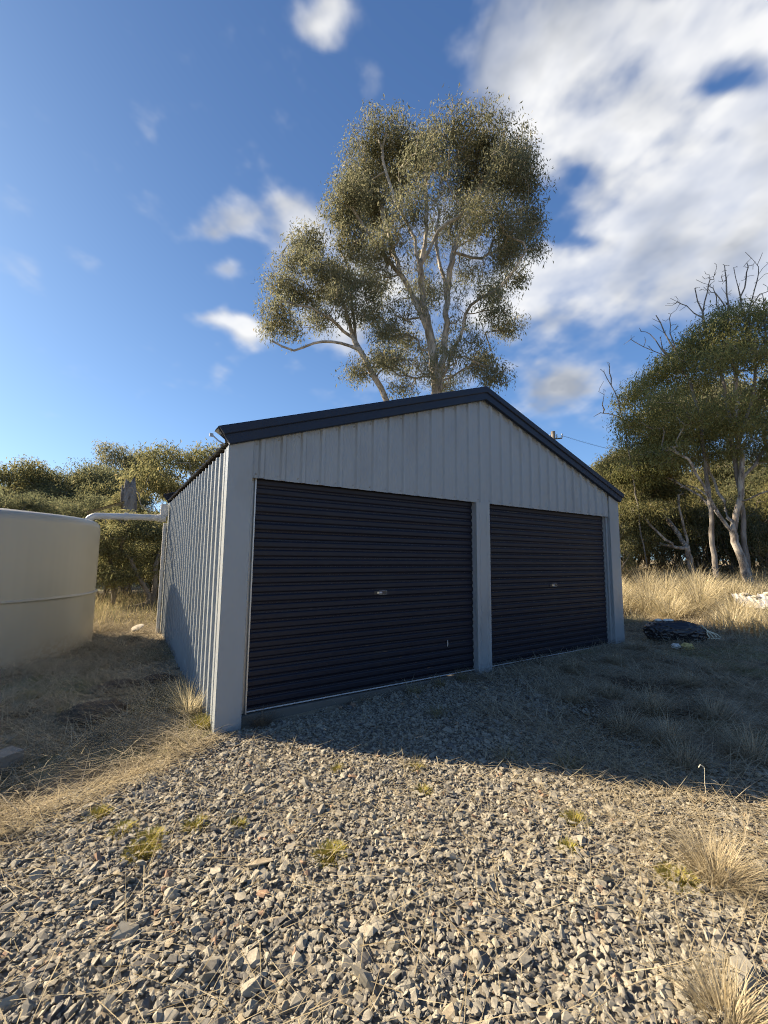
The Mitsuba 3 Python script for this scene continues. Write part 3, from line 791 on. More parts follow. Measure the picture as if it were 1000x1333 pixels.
for nm, lab, D, sc_, rr in (('dead_tree', 'bare grey dead branches fanning left above the snow gum crown', DEAD, 4, .045), ('dead_tree', 'tall bare dead branches standing above the top of the snow gum', DEAD2, 8, .045), ('dead_tree', 'thin bare forked twigs poking out left of the snow gum crown', TWIG, 2, .014)):
    kd = thing(nm, lab, 'dead tree')
    tg = []
    for lm in D:
        c = curve(lm, .2)
        for q in range(sc_ * 2 if len(D) > 4 else 3):
            b = c[len(c) // 2 + r1.integers(0, len(c) - len(c) // 2)]
            dd = unit(c[-1] - c[-2]) + r1.normal(0, .45, 3)
            tg.append(b + unit(dd) * r1.uniform(.15, .5))
    tree(kd, D, [(rr * 1.6, .014)] + [(.022, .009)] * (len(D) - 1), np.array([t for t in tg if t[2] > 5.5]), None, 'bark_dead', 0, .1, 7, sag=.05)

# ------------- prototypes of the bush beyond, drawn as instances
def proto(key, h, width, n_t, n_leaf, size, leaf, bark, seed, stems=1, low=.35, spread=.28):
    r = np.random.default_rng(seed)
    limbs, rad, lobes = [], [], []
    for s in range(stems):
        a = r.uniform(0, 6.28)
        top = np.array([math.cos(a) * width * .22, math.sin(a) * width * .22, h * .62])
        b = np.array([math.cos(a), math.sin(a), 0]) * .12 * (stems > 1)
        mid = (b + top) / 2 + r.normal(0, .12 * width * .4, 3) * [1, 1, 0]
        limbs.append([b + [0, 0, -.2], b + [0, 0, .3], mid, top]); rad.append((.028 * h / max(1, stems) ** .5, .012 * h / 2))
        for q in range(3):
            a2 = r.uniform(0, 6.28)
            e = np.array([math.cos(a2) * width * .33, math.sin(a2) * width * .33, h * r.uniform(.5, .8)])
            limbs.append([mid, (mid + e) / 2 + [0, 0, -.05 * h], e]); rad.append((.012 * h / 1.6, .006 * h / 2))
    for q in range(16):
        d = unit(r.normal(0, 1, 3)); d[2] = abs(d[2]) * 1.0 if q > 4 else d[2] * .5
        lobes.append((d[0] * width * .34, d[1] * width * .34, h * (low + (.86 - low) * (.5 + .5 * d[2])), width * r.uniform(.14, .22)))
    scene[key] = {'type': 'shapegroup'}
    t = lobe_targets(lobes, n_t, r, stretch=1.0, shell=.5)
    t = t[t[:, 2] > .05 * h]
    tmp = 'tmp'
    tree(tmp, limbs, rad, t, leaf, bark, n_leaf, size, seed, spread=spread * width / 4 * .62 + .04, bias=.2)
    wood, fol = [], None
    for k_ in [k_ for k_ in scene if k_.startswith('tmp__')]:
        scene[key][k_[5:]] = scene.pop(k_)
    for k_ in [k_ for k_ in labels if k_.startswith('tmp')]:
        labels.pop(k_)
    for k_ in [k_ for k_ in COUNT if k_[0] == 'tmp']:
        COUNT.pop(k_)


proto('round_gum_proto', 6.0, 4.4, 420, 36, .13, 'leaf_olive', 'bark_gum', 21, 2, .42)
proto('tall_gum_proto', 8.0, 4.2, 420, 34, .14, 'leaf_gum', 'bark_gum', 22, 1, .48)
proto('dark_gum_proto', 6.0, 4.6, 420, 36, .13, 'leaf_dark', 'bark_dark', 23, 3, .30)
proto('scrub_proto', 2.4, 2.6, 260, 34, .075, 'leaf_dark', 'bark_dark', 24, 4, .08)
proto('olive_scrub_proto', 2.6, 2.6, 260, 34, .075, 'leaf_olive', 'bark_dark', 25, 4, .08)


def plant(name, src, x, y, s, rot, label, cat, group=None, sz=None):
    key = thing(name, label, cat, group)
    z = float(ground_z(np.array([x]), np.array([y]))[0])
    scene[key] = {'type': 'instance', 'to_world': T().translate([float(x), float(y), z - .05]).rotate([0, 0, 1], float(rot)).scale([s, s, sz or s]), 'shapegroup': {'type': 'ref', 'id': src}}
    for c_ in ('twigs', 'crown'):
        labels[f'{key}__{c_}'] = {'kind': 'stuff'}
    return key


# behind the tank, left of the shed
plant('bush_tree', 'round_gum_proto', -5.0, 22.1, .98, 20, 'gum with a ragged grey crown behind the tank, by the left edge of the photo', 'tree')
plant('bush_tree', 'tall_gum_proto', -3.4, 22.3, .74, 80, 'second gum from the left on the skyline behind the tank', 'tree')
plant('bush_tree', 'dark_gum_proto', -2.3, 21.4, 1.02, 130, 'dark crowned gum on the skyline above the middle of the tank', 'tree')
plant('bush_tree', 'round_gum_proto', -1.5, 20.8, .94, 200, 'skyline gum just left of the broken dead trunk', 'tree')
plant('bush_tree', 'tall_gum_proto', -.5, 23.2, .70, 300, 'skyline gum just above the broken dead trunk', 'tree')
plant('bush_tree', 'round_gum_proto', 1.3, 14.6, 1.0, 45, 'yellow olive gum with a round crown beside the left wall of the shed', 'tree')
plant('bush_tree', 'round_gum_proto', -.35, 15.4, .62, 310, 'low yellow olive gum right behind the broken dead trunk', 'tree')
plant('bush_tree', 'dark_gum_proto', -3.1, 15.6, .62, 10, 'dark bushy tree close behind the tank', 'tree')
plant('bush_tree', 'dark_gum_proto', -4.3, 14.2, .60, 250, 'blackish bushy tree close behind the tank, by the left edge of the photo', 'tree')
plant('bush_tree', 'dark_gum_proto', -1.9, 17.2, .66, 140, 'dark bushy tree between tank and skyline, left of the broken trunk', 'tree')
plant('scrub_bush', 'olive_scrub_proto', -.95, 9.6, .78, 15, 'grey green scrub bush in the gap, right behind the tank', 'bush')
plant('scrub_bush', 'scrub_proto', .25, 9.9, .85, 75, 'dark scrub bush in the gap, right behind the shed corner', 'bush')
plant('scrub_bush', 'olive_scrub_proto', -.35, 11.0, .9, 140, 'scrub bush farthest back in the gap between tank and shed', 'bush')
# right of the shed
for i, (x, y, s) in enumerate([(11.9, 3.3, .7), (12.6, 4.3, 1.0), (12.4, 5.2, 1.2), (13.6, 5.0, 1.35), (15.0, 5.2, 1.5)]):
    plant('leafy_shrub', 'olive_scrub_proto', x, y, s, 77 * i + 20, 'yellow green leafy shrub beside the right hand shed corner, before the small gum', 'bush', 'shrubs beside the right shed corner')
spots = [(15.4, 5.6, .62, 'olive_scrub_proto'), (14.0, 6.3, .85, 'olive_scrub_proto'), (16.5, 4.2, .9, 'scrub_proto'), (15.6, 3.2, .62, 'scrub_proto'), (17.0, 2.6, .9, 'scrub_proto'), (16.5, 1.0, .8, 'scrub_proto'), (17.4, -.4, .9, 'scrub_proto'), (13.6, 5.4, .6, 'scrub_proto'), (18.5, 3.4, 1.2, 'olive_scrub_proto'), (19.0, .9, 1.1, 'scrub_proto')]
for i, (x, y, s, p) in enumerate(spots):
    plant('scrub_bush', p, x, y, s, 67 * i, 'dark scrub bush under the trees at the right, behind the golden grass', 'bush', 'scrub under the right hand trees')
for i, (x, y, s) in enumerate([(15.0, 7.0, 1.1), (16.2, 5.0, 1.25), (17.2, 3.6, 1.3), (17.0, 2.0, 1.2), (18.2, .4, 1.3), (18.0, -1.6, 1.3), (20.0, 4.6, 1.7), (20.5, 2.2, 1.6), (21.5, -.2, 1.7), (22, 6.5, 1.8), (24, 2.5, 1.9), (25, -2, 1.9), (18.8, 6.8, 1.5), (16.4, .0, 1.0)]):
    plant('understorey_bush', ('olive_scrub_proto', 'scrub_proto')[i % 2], x, y, s, 91 * i, 'leafy understorey bush behind the snow gum and the small gum', 'bush', 'understorey behind the right hand trees')
for i, (x, y, s, p) in enumerate([(17.5, 5.6, .78, 'round_gum_proto'), (16.0, 7.6, .72, 'round_gum_proto'), (20.5, 2.6, .85, 'dark_gum_proto'), (19.5, 6.0, .8, 'tall_gum_proto'), (22, -1, .8, 'dark_gum_proto'), (21, -3.5, .85, 'round_gum_proto'), (18.5, 4.0, .62, 'round_gum_proto'), (19.6, .8, .66, 'round_gum_proto'), (24, 5, .9, 'dark_gum_proto'), (25.5, .6, .9, 'round_gum_proto'), (17.2, 7.2, .7, 'round_gum_proto'), (22.8, 9.2, .8, 'tall_gum_proto'), (21.0, 4.2, 1.15, 'tall_gum_proto'), (22.5, 1.4, 1.25, 'tall_gum_proto'), (23.5, -1.5, 1.3, 'tall_gum_proto'), (20.5, -.6, 1.1, 'tall_gum_proto'), (25.5, -4.5, 1.3, 'tall_gum_proto')]):
    plant('background_gum', p, x, y, s, 100 * i + 30, 'gum tree half hidden behind the snow gum at the right', 'tree', 'gums behind the snow gum')
# the wood closes the view all round
rr = np.random.default_rng(77)
i = 0
for ring, n in ((31, 30), (42, 34)):
    for q in range(n):
        a = -75 + (q + rr.uniform(-.3, .3)) * 205 / n
        R_ = ring + rr.uniform(-4, 4)
        x, y = -.7 + math.sin(math.radians(a)) * R_, -3.5 + math.cos(math.radians(a)) * R_
        if -8 < x < 9 and y < 24:
            continue
        p = ('round_gum_proto', 'tall_gum_proto', 'dark_gum_proto')[rr.integers(0, 3)]
        plant('distant_gum', p, x, y, rr.uniform(.8, 1.05), rr.uniform(0, 360), 'distant gum tree in the wood that closes the view', 'tree', 'distant gums of the wood')
    n = 2 * n
    for q in range(n):
        a = -75 + (q + rr.uniform(-.3, .3)) * 205 / n
        R_ = ring - 5 + rr.uniform(-3, 3)
        x, y = -.7 + math.sin(math.radians(a)) * R_, -3.5 + math.cos(math.radians(a)) * R_
        plant('distant_scrub', ('scrub_proto', 'olive_scrub_proto')[rr.integers(0, 2)], x, y, rr.uniform(1.2, 2.0), rr.uniform(0, 360), 'distant scrub bush at the foot of the wood', 'bush', 'distant scrub')

# bush between tank and shed
GB = [[(.05, 7.9, .05), (-.02, 7.92, .45), (-.25, 7.95, .85), (-.5, 7.9, 1.4)], [(.05, 7.9, .1), (.12, 7.95, .6), (.1, 8.0, 1.1), (.3, 8.1, 1.7)], [(-.7, 8.3, .05), (-.75, 8.3, .8), (-.9, 8.3, 1.5)]]
GBL = [(-.77, 8.0, 1.75, .34), (-.4, 8.1, 1.9, .34), (0, 8.0, 1.8, .34), (.35, 8.2, 1.85, .4), (-1.0, 8.3, 1.4, .34), (-.55, 8.1, 1.3, .32), (-.1, 8.2, 1.35, .34), (-1.2, 8.4, 1.8, .4), (.5, 8.4, 1.3, .4), (-.9, 8.2, .9, .25), (-.2, 8.3, 2.15, .3), (-.7, 8.4, 2.2, .3), (-.75, 7.9, .75, .28), (-.35, 8.0, .85, .28), (.1, 8.1, .95, .28), (-1.2, 8.3, 1.0, .35)]
k5 = thing('gap_bush', 'small leafed bush with dark crooked stems in the gap between tank and shed', 'bush')
tree(k5, GB, [(.035, .012), (.03, .012), (.025, .01)], lobe_targets(GBL, 800, r1, stretch=1.2, shell=.1), 'leaf_olive', 'bark_dark', 30, .07, 9, spread=.11, droop=.3, bias=.2)

# broken dead trunk
k6 = thing('broken_tree', 'broken grey dead tree trunk standing behind the inlet pipe', 'dead tree')
sides, Ps = 20, []
zz = np.array([0, .8, 1.8, 2.55, 2.9, 3.25, 3.45, 3.58])
v, f = tube(np.stack([-.50 + .03 * np.sin(zz), 11.45 + 0 * zz, zz], 1), [.25, .22, .20, .185, .19, .17, .15, .12], sides)
v[sides * 7:sides * 8, 2] += np.random.default_rng(3).uniform(-.14, .10, sides)
v[:, :2] += (meshkit.noise(v * [6, 6, 1.5], 3) - .5)[:, None] * .07
an = np.arctan2(v[:, 1] - 11.45, v[:, 0] + .5)
cr = 1 + .10 * np.sin(an * 3 + v[:, 2] * .7) + .07 * np.sin(an * 5 - v[:, 2] * 1.3)
v[:, 0] = -.5 + (v[:, 0] + .5) * cr; v[:, 1] = 11.45 + (v[:, 1] - 11.45) * cr
v[sides * 7:sides * 8, 2] += .16 * np.sin(an[sides * 7:sides * 8] * 2 + .6)
part(k6, 'trunk', (v, f), 'bark_dead', smooth=50)
part(k6, 'splinter', tube([(-.67, 11.4, 2.9), (-.69, 11.4, 3.25), (-.71, 11.4, 3.5)], [.05, .045, .015], 6), 'bark_dead', smooth=True)
k7 = thing('fallen_sheet', 'weathered grey green roofing sheet showing over the tank edge', 'roofing sheet')
v, f = ribbed(-1.45, -.62, .076, 0, .5, 0, .015)
part(k7, 'sheet', (np.stack([v[:, 0], 9.5 + v[:, 2] * 1.6, 2.52 + (v[:, 0] + 1.3) * .42 + v[:, 1]], 1), f), 'roof_steel')
for x in (-1.4, -.66):
    part(k7, 'post', tube([(x, 10.2, -.05), (x, 10.2, 2.5 + (x + 1.3) * .42)], .04, 8), 'bark_dead', smooth=True)

# power pole and line beyond the roof
k8 = thing('power_pole', 'timber power pole top with a crossarm and insulators beyond the right roof slope', 'power pole')
part(k8, 'pole', tube([(20.6, 11.3, .3), (20.6, 11.3, 8.9)], [.17, .12], 12), 'bark_dead', smooth=50)
part(k8, 'crossarm', tube([(20.32, 11.70, 8.45), (20.88, 10.90, 8.45)], .05, 4), 'bark_dead')
for s in (0, .33, .7, 1):
    q = np.array([20.32, 11.70, 8.48]) + s * np.array([.56, -.8, 0])
    part(k8, 'insulator', tube([q, q + [0, 0, .08], q + [0, 0, .12], q + [0, 0, .22]], [.02, .055, .03, .05], 8), 'insulator', smooth=True)
k9 = thing('power_line', 'single dark wire sagging right from the power pole', 'wire')
t_ = np.linspace(0, 1, 24)[:, None]
part(k9, 'wire', tube(np.array([20.88, 10.90, 8.6]) + t_ * np.array([13, -13, -1.2]) - np.array([0, 0, 1.6]) * 4 * t_ * (1 - t_), .010, 5), 'dark_metal')

# ---------------------------------------------------------------- things on the ground
def gz1(x, y):
    return float(ground_z(np.array([x]), np.array([y]))[0])


k = thing('rubbish_bag', 'shiny black plastic bundle lying in the shade past the right shed corner', 'bag')
m = trimesh.creation.icosphere(subdivisions=5)
v = m.vertices.copy()
v = np.sign(v) * np.abs(v) ** np.array([.72, .85, .8])
n_ = unit(m.vertices)
wr = (meshkit.fbm(n_ * [7, 3.2, 3.2] + 4, 4, 2) - .5)
ridge = 1 - np.abs(2 * meshkit.fbm(n_ * [3, 5, 5] + 9, 3, 5) - 1)
v = v * (1 + .15 * wr[:, None] + .10 * (ridge[:, None] - .8))
v *= [.43, .20, .175]
v[:, 2] = np.maximum(v[:, 2], -.12)
v[:, 2] -= .03 * (v[:, 0] > .1) * (v[:, 0] - .1) / .3
ang = math.atan2(-.52, .62)
ca, sa = math.cos(ang), math.sin(ang)
bz = gz1(6.62, -.44)
BAGP = np.array([6.62, -.44, bz + .13])
rot = np.array([[ca, -sa, 0], [sa, ca, 0], [0, 0, 1]])
part(k, 'bundle', (v @ rot.T + BAGP, m.faces), 'bag_plastic', smooth=True)
for o in ((-.10, -.03, .175, .05), (-.22, .02, .165, .035)):
    q = trimesh.creation.icosphere(subdivisions=3); w = q.vertices * (1 + .5 * (meshkit.fbm(q.vertices * 3 + o[0] * 9, 3, 2)[:, None] - .5)) * [o[3] * 1.5, o[3], .022]
    part(k, 'torn_patch', ((w + o[:3]) @ rot.T + BAGP, q.faces), 'paper_white', smooth=30)
kr = thing('rope', 'pale looped rope end hanging from the black bundle', 'rope')
strands = []
for j, o in enumerate((-.05, 0, .05, .09)):
    strands.append(tube(curve([(.34, -.08, .12), (.38, -.11 + o * .3, .06), (.42 + o, -.15, .0), (.44 + o, -.17, -.05), (.41 + o * .8, -.15, -.06)], .02), .0075, 6))
S = join(strands)
part(kr, 'strands', (S[0] @ rot.T + BAGP, S[1]), 'rope', smooth=True)
for nm, lab, x, y, s, mt in (('crumpled_wrapper', 'crumpled yellow wrapper on the grass in front of the black bundle', 6.10, -.80, .075, 'paper_yellow'), ('paper_scrap', 'crumpled white paper scrap beside the yellow wrapper', 6.0, -.70, .055, 'paper_white')):
    q = trimesh.creation.icosphere(subdivisions=3)
    w = q.vertices * (1 + .9 * (meshkit.fbm(q.vertices * 2.3 + x, 3, 4)[:, None] - .5)) * [s * 1.2, s, s * .65] + [x, y, gz1(x, y) + s * .5]
    kk = thing(nm, lab, 'litter'); scene[kk] = mikit.ply((w, q.faces), mt)

k = thing('timber_block', 'weathered timber offcut lying in the shade at the left edge', 'timber')
m = box(-.26, .26, -.07, .07, 0, .10, .004); m.apply_transform(trimesh.transformations.rotation_matrix(.62, [0, 0, 1])); m.apply_translation((-1.40, .03, gz1(-1.4, .1) + .01))
scene[k] = mikit.ply(m, 'timber')
# old corrugated sheets with rocks, right edge
for j, (c0, cu, cl, wd, ln, lab) in enumerate([((10.97, .24, .66), (.08, -.50, -.02), (-1.0, -.45, -.17), .55, 1.15, 'dirty white corrugated sheet lying in the golden grass, its left corner raised'),
                                               ((11.0, -.22, .69), (.15, -.9, -.03), (-.95, -.30, -.19), 1.6, 1.05, 'brighter white corrugated sheet overlapping the first at the right edge')]):
    k = thing('corrugated_sheet', lab, 'roofing sheet')
    cu, cl = unit(cu), unit(cl); nn = unit(np.cross(cl, cu)); nn = nn if nn[2] > 0 else -nn
    s = np.linspace(0, wd, int(wd / .0127)); t = np.linspace(0, ln, 14)
    S_, T_ = np.meshgrid(s, t, indexing='ij')
    v = np.array(c0) + S_.reshape(-1, 1) * cu + T_.reshape(-1, 1) * cl + nn * ((.008 * np.cos(S_ * 2 * np.pi / .1) + .006 * np.sin(T_ * 3 + S_)).reshape(-1, 1))
    a, b = np.meshgrid(np.arange(len(s) - 1), np.arange(13), indexing='ij'); q = a * 14 + b
    scene[k] = mikit.ply((v, np.stack([q, q + 14, q + 15, q + 1], -1).reshape(-1, 4)), 'white_steel', smooth=True)
for j, (x, y, z, s, lab) in enumerate([(10.90, -.03, .69, .085, 'pale rock on the upper edge of the corrugated sheets'), (10.95, -.45, .73, .11, 'larger pale rock on the corrugated sheets at the right edge'), (10.65, -.30, .66, .08, 'flat pale rock nearest the camera on the corrugated sheets')]):
    q = trimesh.creation.icosphere(subdivisions=3)
    w = q.vertices * (1 + .6 * (meshkit.fbm(q.vertices * 1.6 + j * 7, 3, 4)[:, None] - .5)) * [s * 1.2, s, s * .32] + [x, y, z - .02]
    k = thing('pale_rock', lab, 'rock'); scene[k] = mikit.ply((w, q.faces), 'pale_rock', smooth=35)
k = thing('stone_slab', 'pale flat stone catching the sun at the far end of the gap by the shed', 'stone')
q = trimesh.creation.icosphere(subdivisions=3); w = q.vertices * (1 + .5 * (meshkit.fbm(q.vertices * 1.5, 3, 4)[:, None] - .5)) * [.075, .20, .02]
w[:, 2] += w[:, 1] * .12
scene[k] = mikit.ply((w @ np.array([[.94, .34, 0], [-.34, .94, 0], [0, 0, 1]]).T + [-.34, 4.75, gz1(-.34, 4.7) + .08], q.faces), 'pale_rock', smooth=35)
for x, y, s, lab in ((-.78, .92, .20, 'dark soil mound in the shaded grass nearest the camera'), (-.62, 1.75, .20, 'dark soil mound in the shaded grass midway along the left wall'), (-.25, 1.75, .14, 'small dark soil mound against the foot of the left wall')):
    k = thing('soil_mound', lab, 'mound')
    q = trimesh.creation.icosphere(subdivisions=4)
    w = q.vertices * (1 + .8 * (meshkit.fbm(q.vertices * 3.3 + x * 5, 4, 4)[:, None] - .5)) * [s * 1.25, s, s * .42] + [x, y, gz1(x, y)]
    scene[k] = mikit.ply((w, q.faces), 'soil', smooth=30)

# ---------------------------------------------------------------- grass
def blades(base, az, tilt, length, width, bend, tone, segs=3):
    n = len(base)
    hd = np.stack([np.cos(az), np.sin(az), 0 * az], 1)
    side = np.stack([-np.sin(az), np.cos(az), 0 * az], 1)
    rows, c, th = [], base.copy(), tilt.copy()
    for i in range(segs + 1):
        w = (width * (1 - .8 * i / segs) / 2)[:, None]
        if i < segs:
            rows += [c - side * w, c + side * w]
        else:
            rows += [c]
        c = c + (hd * np.sin(th)[:, None] + np.array([0, 0, 1]) * np.cos(th)[:, None]) * (length / segs)[:, None]
        th = th + bend / segs
    v = np.stack(rows, 1); m = v.shape[1]
    f = []
    for i in range(segs - 1):
        a = 2 * i
        f += [(a, a + 1, a + 3), (a, a + 3, a + 2)]
    a = 2 * (segs - 1); f.append((a, a + 1, a + 2))
    F_ = (np.arange(n)[:, None, None] * m + np.array(f)[None]).reshape(-1, 3)
    uv = np.stack([np.repeat(tone, m), np.tile(np.linspace(0, 1, m), n)], 1)
    return v.reshape(-1, 3), F_, uv


def outside(x, y):
    shed = (x > -.03) & (x < 6.03) & (y > .03) & (y < L + .02)
    tank = np.hypot(x - TC[0], y - TC[1]) < TR + .02
    return ~(shed | tank)


def stuff(key, mesh, mat, label, cat='grass'):
    scene[key] = mikit.ply(mesh[:2], mat, uv=mesh[2])
    tag(key, label, cat, kind='stuff')


def scatter(n, x0, x1, y0, y1, prob, r):
    x, y = r.uniform(x0, x1, n), r.uniform(y0, y1, n)
    k_ = (r.random(n) < prob(x, y)) & outside(x, y)
    return x[k_], y[k_]


def seen(x, y, margin=.35):
    """Within the wide field that the photograph takes in, with room for a step to the side."""
    d = np.stack([x - CAM[0], y - CAM[1]], -1)
    f = d @ [math.sin(YAW), math.cos(YAW)]; s = d @ [math.cos(YAW), -math.sin(YAW)]
    return (f > -.2) & (np.abs(s) < f * 1.02 + 1.0 + margin)


def mat_of(x, y, n_seed):
    p = np.stack([x * 1.3, y * 1.3, 0 * x], -1)
    return (meshkit.noise(p, n_seed) * 5.5)


r = np.random.default_rng(31)
def hay_prob(x, y):
    g = gravel_np(x, y)
    c = meshkit.fbm(np.stack([x * 2.5, y * 2.5, 0 * x], -1), 3, 41)
    return (1 - g) * np.clip(.35 + 1.8 * (c - .35), 0.1, 1) * seen(x, y)


x1, y1 = scatter(66000, -3, 0.0, -.9, 7.5, hay_prob, r)
x2, y2 = scatter(105000, 1.2, 10.5, -4.2, 2.5, hay_prob, r)
x, y = np.concatenate([x1, x2]), np.concatenate([y1, y2])
n = len(x)
az = mat_of(x, y, 5) + r.normal(0, 1.3, n)
stuff('dry_grass', blades(np.stack([x, y, ground_z(x, y) + r.uniform(0, .035, n)], 1), az, r.uniform(1.0, 1.5, n), r.uniform(.10, .36, n), r.uniform(.003, .0075, n), r.uniform(-.1, .6, n), r.random(n)), 'straw_grey', 'matted dry grass lying over the ground round the shed')
# lit straw along the edge of the gravel, left
def strip(x, y):
    e = (.5 * np.minimum(x, 0) - .10 - y)
    return np.exp(-((e - .02) / (.06 + .09 * np.clip(-x, 0, 1.5))) ** 2) * (x < .05)
x, y = scatter(20000, -2.6, .02, -1.6, .3, strip, r)
x2, y2 = scatter(16000, .9, 4.5, -4, -1.4, lambda x, y: np.exp(-((x - (2.5 + .25 * y)) / .55) ** 2) * .8, r)
x3, y3 = scatter(4200, -1.6, 2.6, -3.6, -.2, lambda x, y: gravel_np(x, y) * .8, r)
x, y = np.concatenate([x, x2, x3]), np.concatenate([y, y2, y3]); n = len(x)
ln = r.uniform(.06, .26, n); ln[-len(x3):] *= r.uniform(.6, 1.9, len(x3))
stuff('straw_litter', blades(np.stack([x, y, ground_z(x, y) + r.uniform(.012, .045, n)], 1), r.uniform(0, 6.28, n), r.uniform(1.25, 1.62, n), ln, r.uniform(.0018, .004, n), r.uniform(-.3, .4, n), r.random(n)), 'straw', 'pale loose straw strewn over the gravel and along its edge')
# tall golden grass beyond the shade, right
def gold_prob(x, y):
    c = meshkit.fbm(np.stack([x * 1.1, y * 1.1, 0 * x], -1), 3, 51)
    edge = np.clip((x - 7.9 - .25 * np.clip(y - 1, -2, 3) + .5 * (c - .5)) / 1.0, 0, 1)
    return edge * np.clip(2.6 * (c - .28), 0.15, 1) * seen(x, y) * (1 - .85 * ((np.abs(x - 10.4) < .75) & (np.abs(y + .45) < .85)))
x, y = scatter(75000, 7.2, 17, -4, 9, gold_prob, r); n = len(x)
dens = meshkit.fbm(np.stack([x * 1.1, y * 1.1, 0 * x], -1), 3, 51)
stuff('golden_grass', blades(np.stack([x, y, ground_z(x, y) - .01], 1), r.uniform(0, 6.28, n), r.uniform(.05, .75, n), (.18 + .85 * np.clip(dens - .25, 0, .6)) * r.uniform(.6, 1.4, n), r.uniform(.007, .016, n), r.uniform(.2, 1.3, n), r.random(n)), 'gold_grass', 'tall sunlit golden grass between the shed and the right hand trees')
# rank grass in the gap and under the bush
x, y = scatter(16000, -3.5, 3.2, 4.9, 12, lambda x, y: np.clip((y - 4.9) / .8, .1, 1) * .9, r); n = len(x)
stuff('rank_grass', blades(np.stack([x, y, ground_z(x, y)], 1), r.uniform(0, 6.28, n), r.uniform(.1, .9, n), r.uniform(.15, .5, n), r.uniform(.006, .012, n), r.uniform(.2, 1.4, n), r.random(n)), 'green_grass', 'rank greenish grass beyond the tank and under the bush')


def tussock(x, y, rad, h, n, mat, label, name='grass_tussock', group=None, lean=.0, lean_az=0.0, cat='grass tussock', wd=(.002, .0045)):
    a = r.uniform(0, 6.28, n); q = rad * np.sqrt(r.random(n))
    bx, by = x + np.cos(a) * q * .55, y + np.sin(a) * q * .55
    az = a + r.normal(0, .5, n)
    tl = np.clip(.12 + .75 * (q / rad) + r.normal(0, .18, n), 0, 1.5)
    m = blades(np.stack([bx, by, ground_z(bx, by) - .01], 1), np.where(r.random(n) < lean, lean_az + r.normal(0, .4, n), az), tl, h * r.uniform(.45, 1.15, n), r.uniform(*wd, n), r.uniform(.2, 1.2, n), r.random(n))
    k_ = thing(name, label, cat, group)
    scene[k_] = mikit.ply(m[:2], mat, uv=m[2])
    return k_


tussock(1.52, -2.70, .12, .22, 620, 'straw', 'pale straw tussock standing in the gravel near the right edge')
tussock(.88, -2.95, .10, .19, 380, 'straw', 'straw tussock cut off by the lower right corner of the photo')
tussock(-.10, .56, .13, .34, 420, 'gold_grass', 'yellow grass tuft against the left wall by the corner post')
tussock(-.06, .22, .13, .13, 420, 'moss', 'low bright green yellow plant at the foot of the corner post')
tussock(-.08, 1.0, .10, .30, 200, 'straw', 'thin dry grass tuft at the left wall behind the yellow tuft')
tussock(.36, -.02, .10, .17, 320, 'dead_stalk', 'brownish dead tuft at the lower left corner of the roller door')
DK = 'small dull green tuft in the shaded gravel before the roller doors'
for x, y, h in ((1.66, -.70, .16), (1.84, -.13, .15), (2.2, -.10, .15), (2.56, -.05, .17), (1.58, -1.51, .13), (1.83, -1.80, .17), (1.0, -1.25, .10)):
    tussock(x, y, .09, h, 140, 'green_grass', DK, group='tufts in the shaded gravel')
GT = 'grey dry tussock in the shaded grass right of the roller doors'
for x, y, h in ((2.72, -1.68, .20), (3.25, -1.66, .24), (3.58, -1.98, .22), (2.95, -2.41, .22), (2.73, -2.0, .20), (3.0, -1.1, .14), (4.3, -1.5, .18), (4.6, -.6, .16), (3.9, -.5, .15), (5.2, -1.4, .18), (5.6, -.35, .14), (3.6, -2.5, .24), (4.2, -2.4, .22), (2.5, -2.2, .16), (3.4, -1.2, .16)):
    tussock(x, y, .16, h * 1.15, 520, 'straw_grey', GT, group='tussocks in the shaded grass', wd=(.003, .0065))
GG = 'tall golden tussock in the sunlit grass between shed and trees'
for x, y, h in ((8.9, .6, .55), (9.4, 1.2, .65), (10.0, .5, .7), (10.6, 1.4, .75), (9.7, 2.2, .6), (11.3, .9, .7), (11.5, 2.3, .7), (8.7, -.5, .45), (9.5, -.3, .5), (8.6, 1.7, .4), (12.4, 1.6, .7), (10.5, 2.7, .65), (8.4, -1.2, .38), (9.1, -1.0, .42)):
    tussock(x, y, .34, h * 1.35, 420, 'gold_grass', GG, group='golden tussocks', wd=(.008, .018))
LG = 'dull green tuft in the shaded grass between tank and gravel'
for x, y, h in ((-1.0, 1.1, .12), (-.45, .75, .14), (-.3, 1.2, .13), (-1.3, 1.6, .12), (-.9, 2.4, .12)):
    tussock(x, y, .10, h, 220, 'green_grass', LG, group='tufts in the shaded left grass')
for x, y, lab in ((2.18, -2.43, 'single tall seed stalk at the shadow edge on the right'),):
    k = thing('grass_stalk', lab, 'grass stalk')
    part(k, 'stem', tube(curve([(x, y, gz1(x, y)), (x - .01, y, .12), (x - .03, y - .01, .22)], .03), .0016, 5), 'rope')
    part(k, 'seed_head', tube(curve([(x - .03, y - .01, .22), (x - .05, y, .235), (x - .075, y, .228)], .01), [.0016] + [.004] * 3 + [.001] if False else .003, 5), 'rope')
ML = 'low yellow green moss cushion in the sunlit gravel'
for x, y, s in ((.20, -1.67, .085), (-.50, -1.12, .075), (-.61, -.98, .06), (-.30, -1.13, .06), (-.11, -1.22, .035), (-.54, -1.2, .08), (1.35, -2.16, .07), (1.36, -2.62, .09), (1.0, -1.27, .04), (.88, -1.49, .04), (1.14, -2.26, .04), (-.72, -.75, .06), (.58, -.97, .03)):
    k = tussock(x, y, s * 1.15, .055, int(700 * (s / .08) ** 2) + 80, 'moss', ML, 'moss_cushion', 'moss cushions in the gravel', cat='moss', wd=(.003, .007))

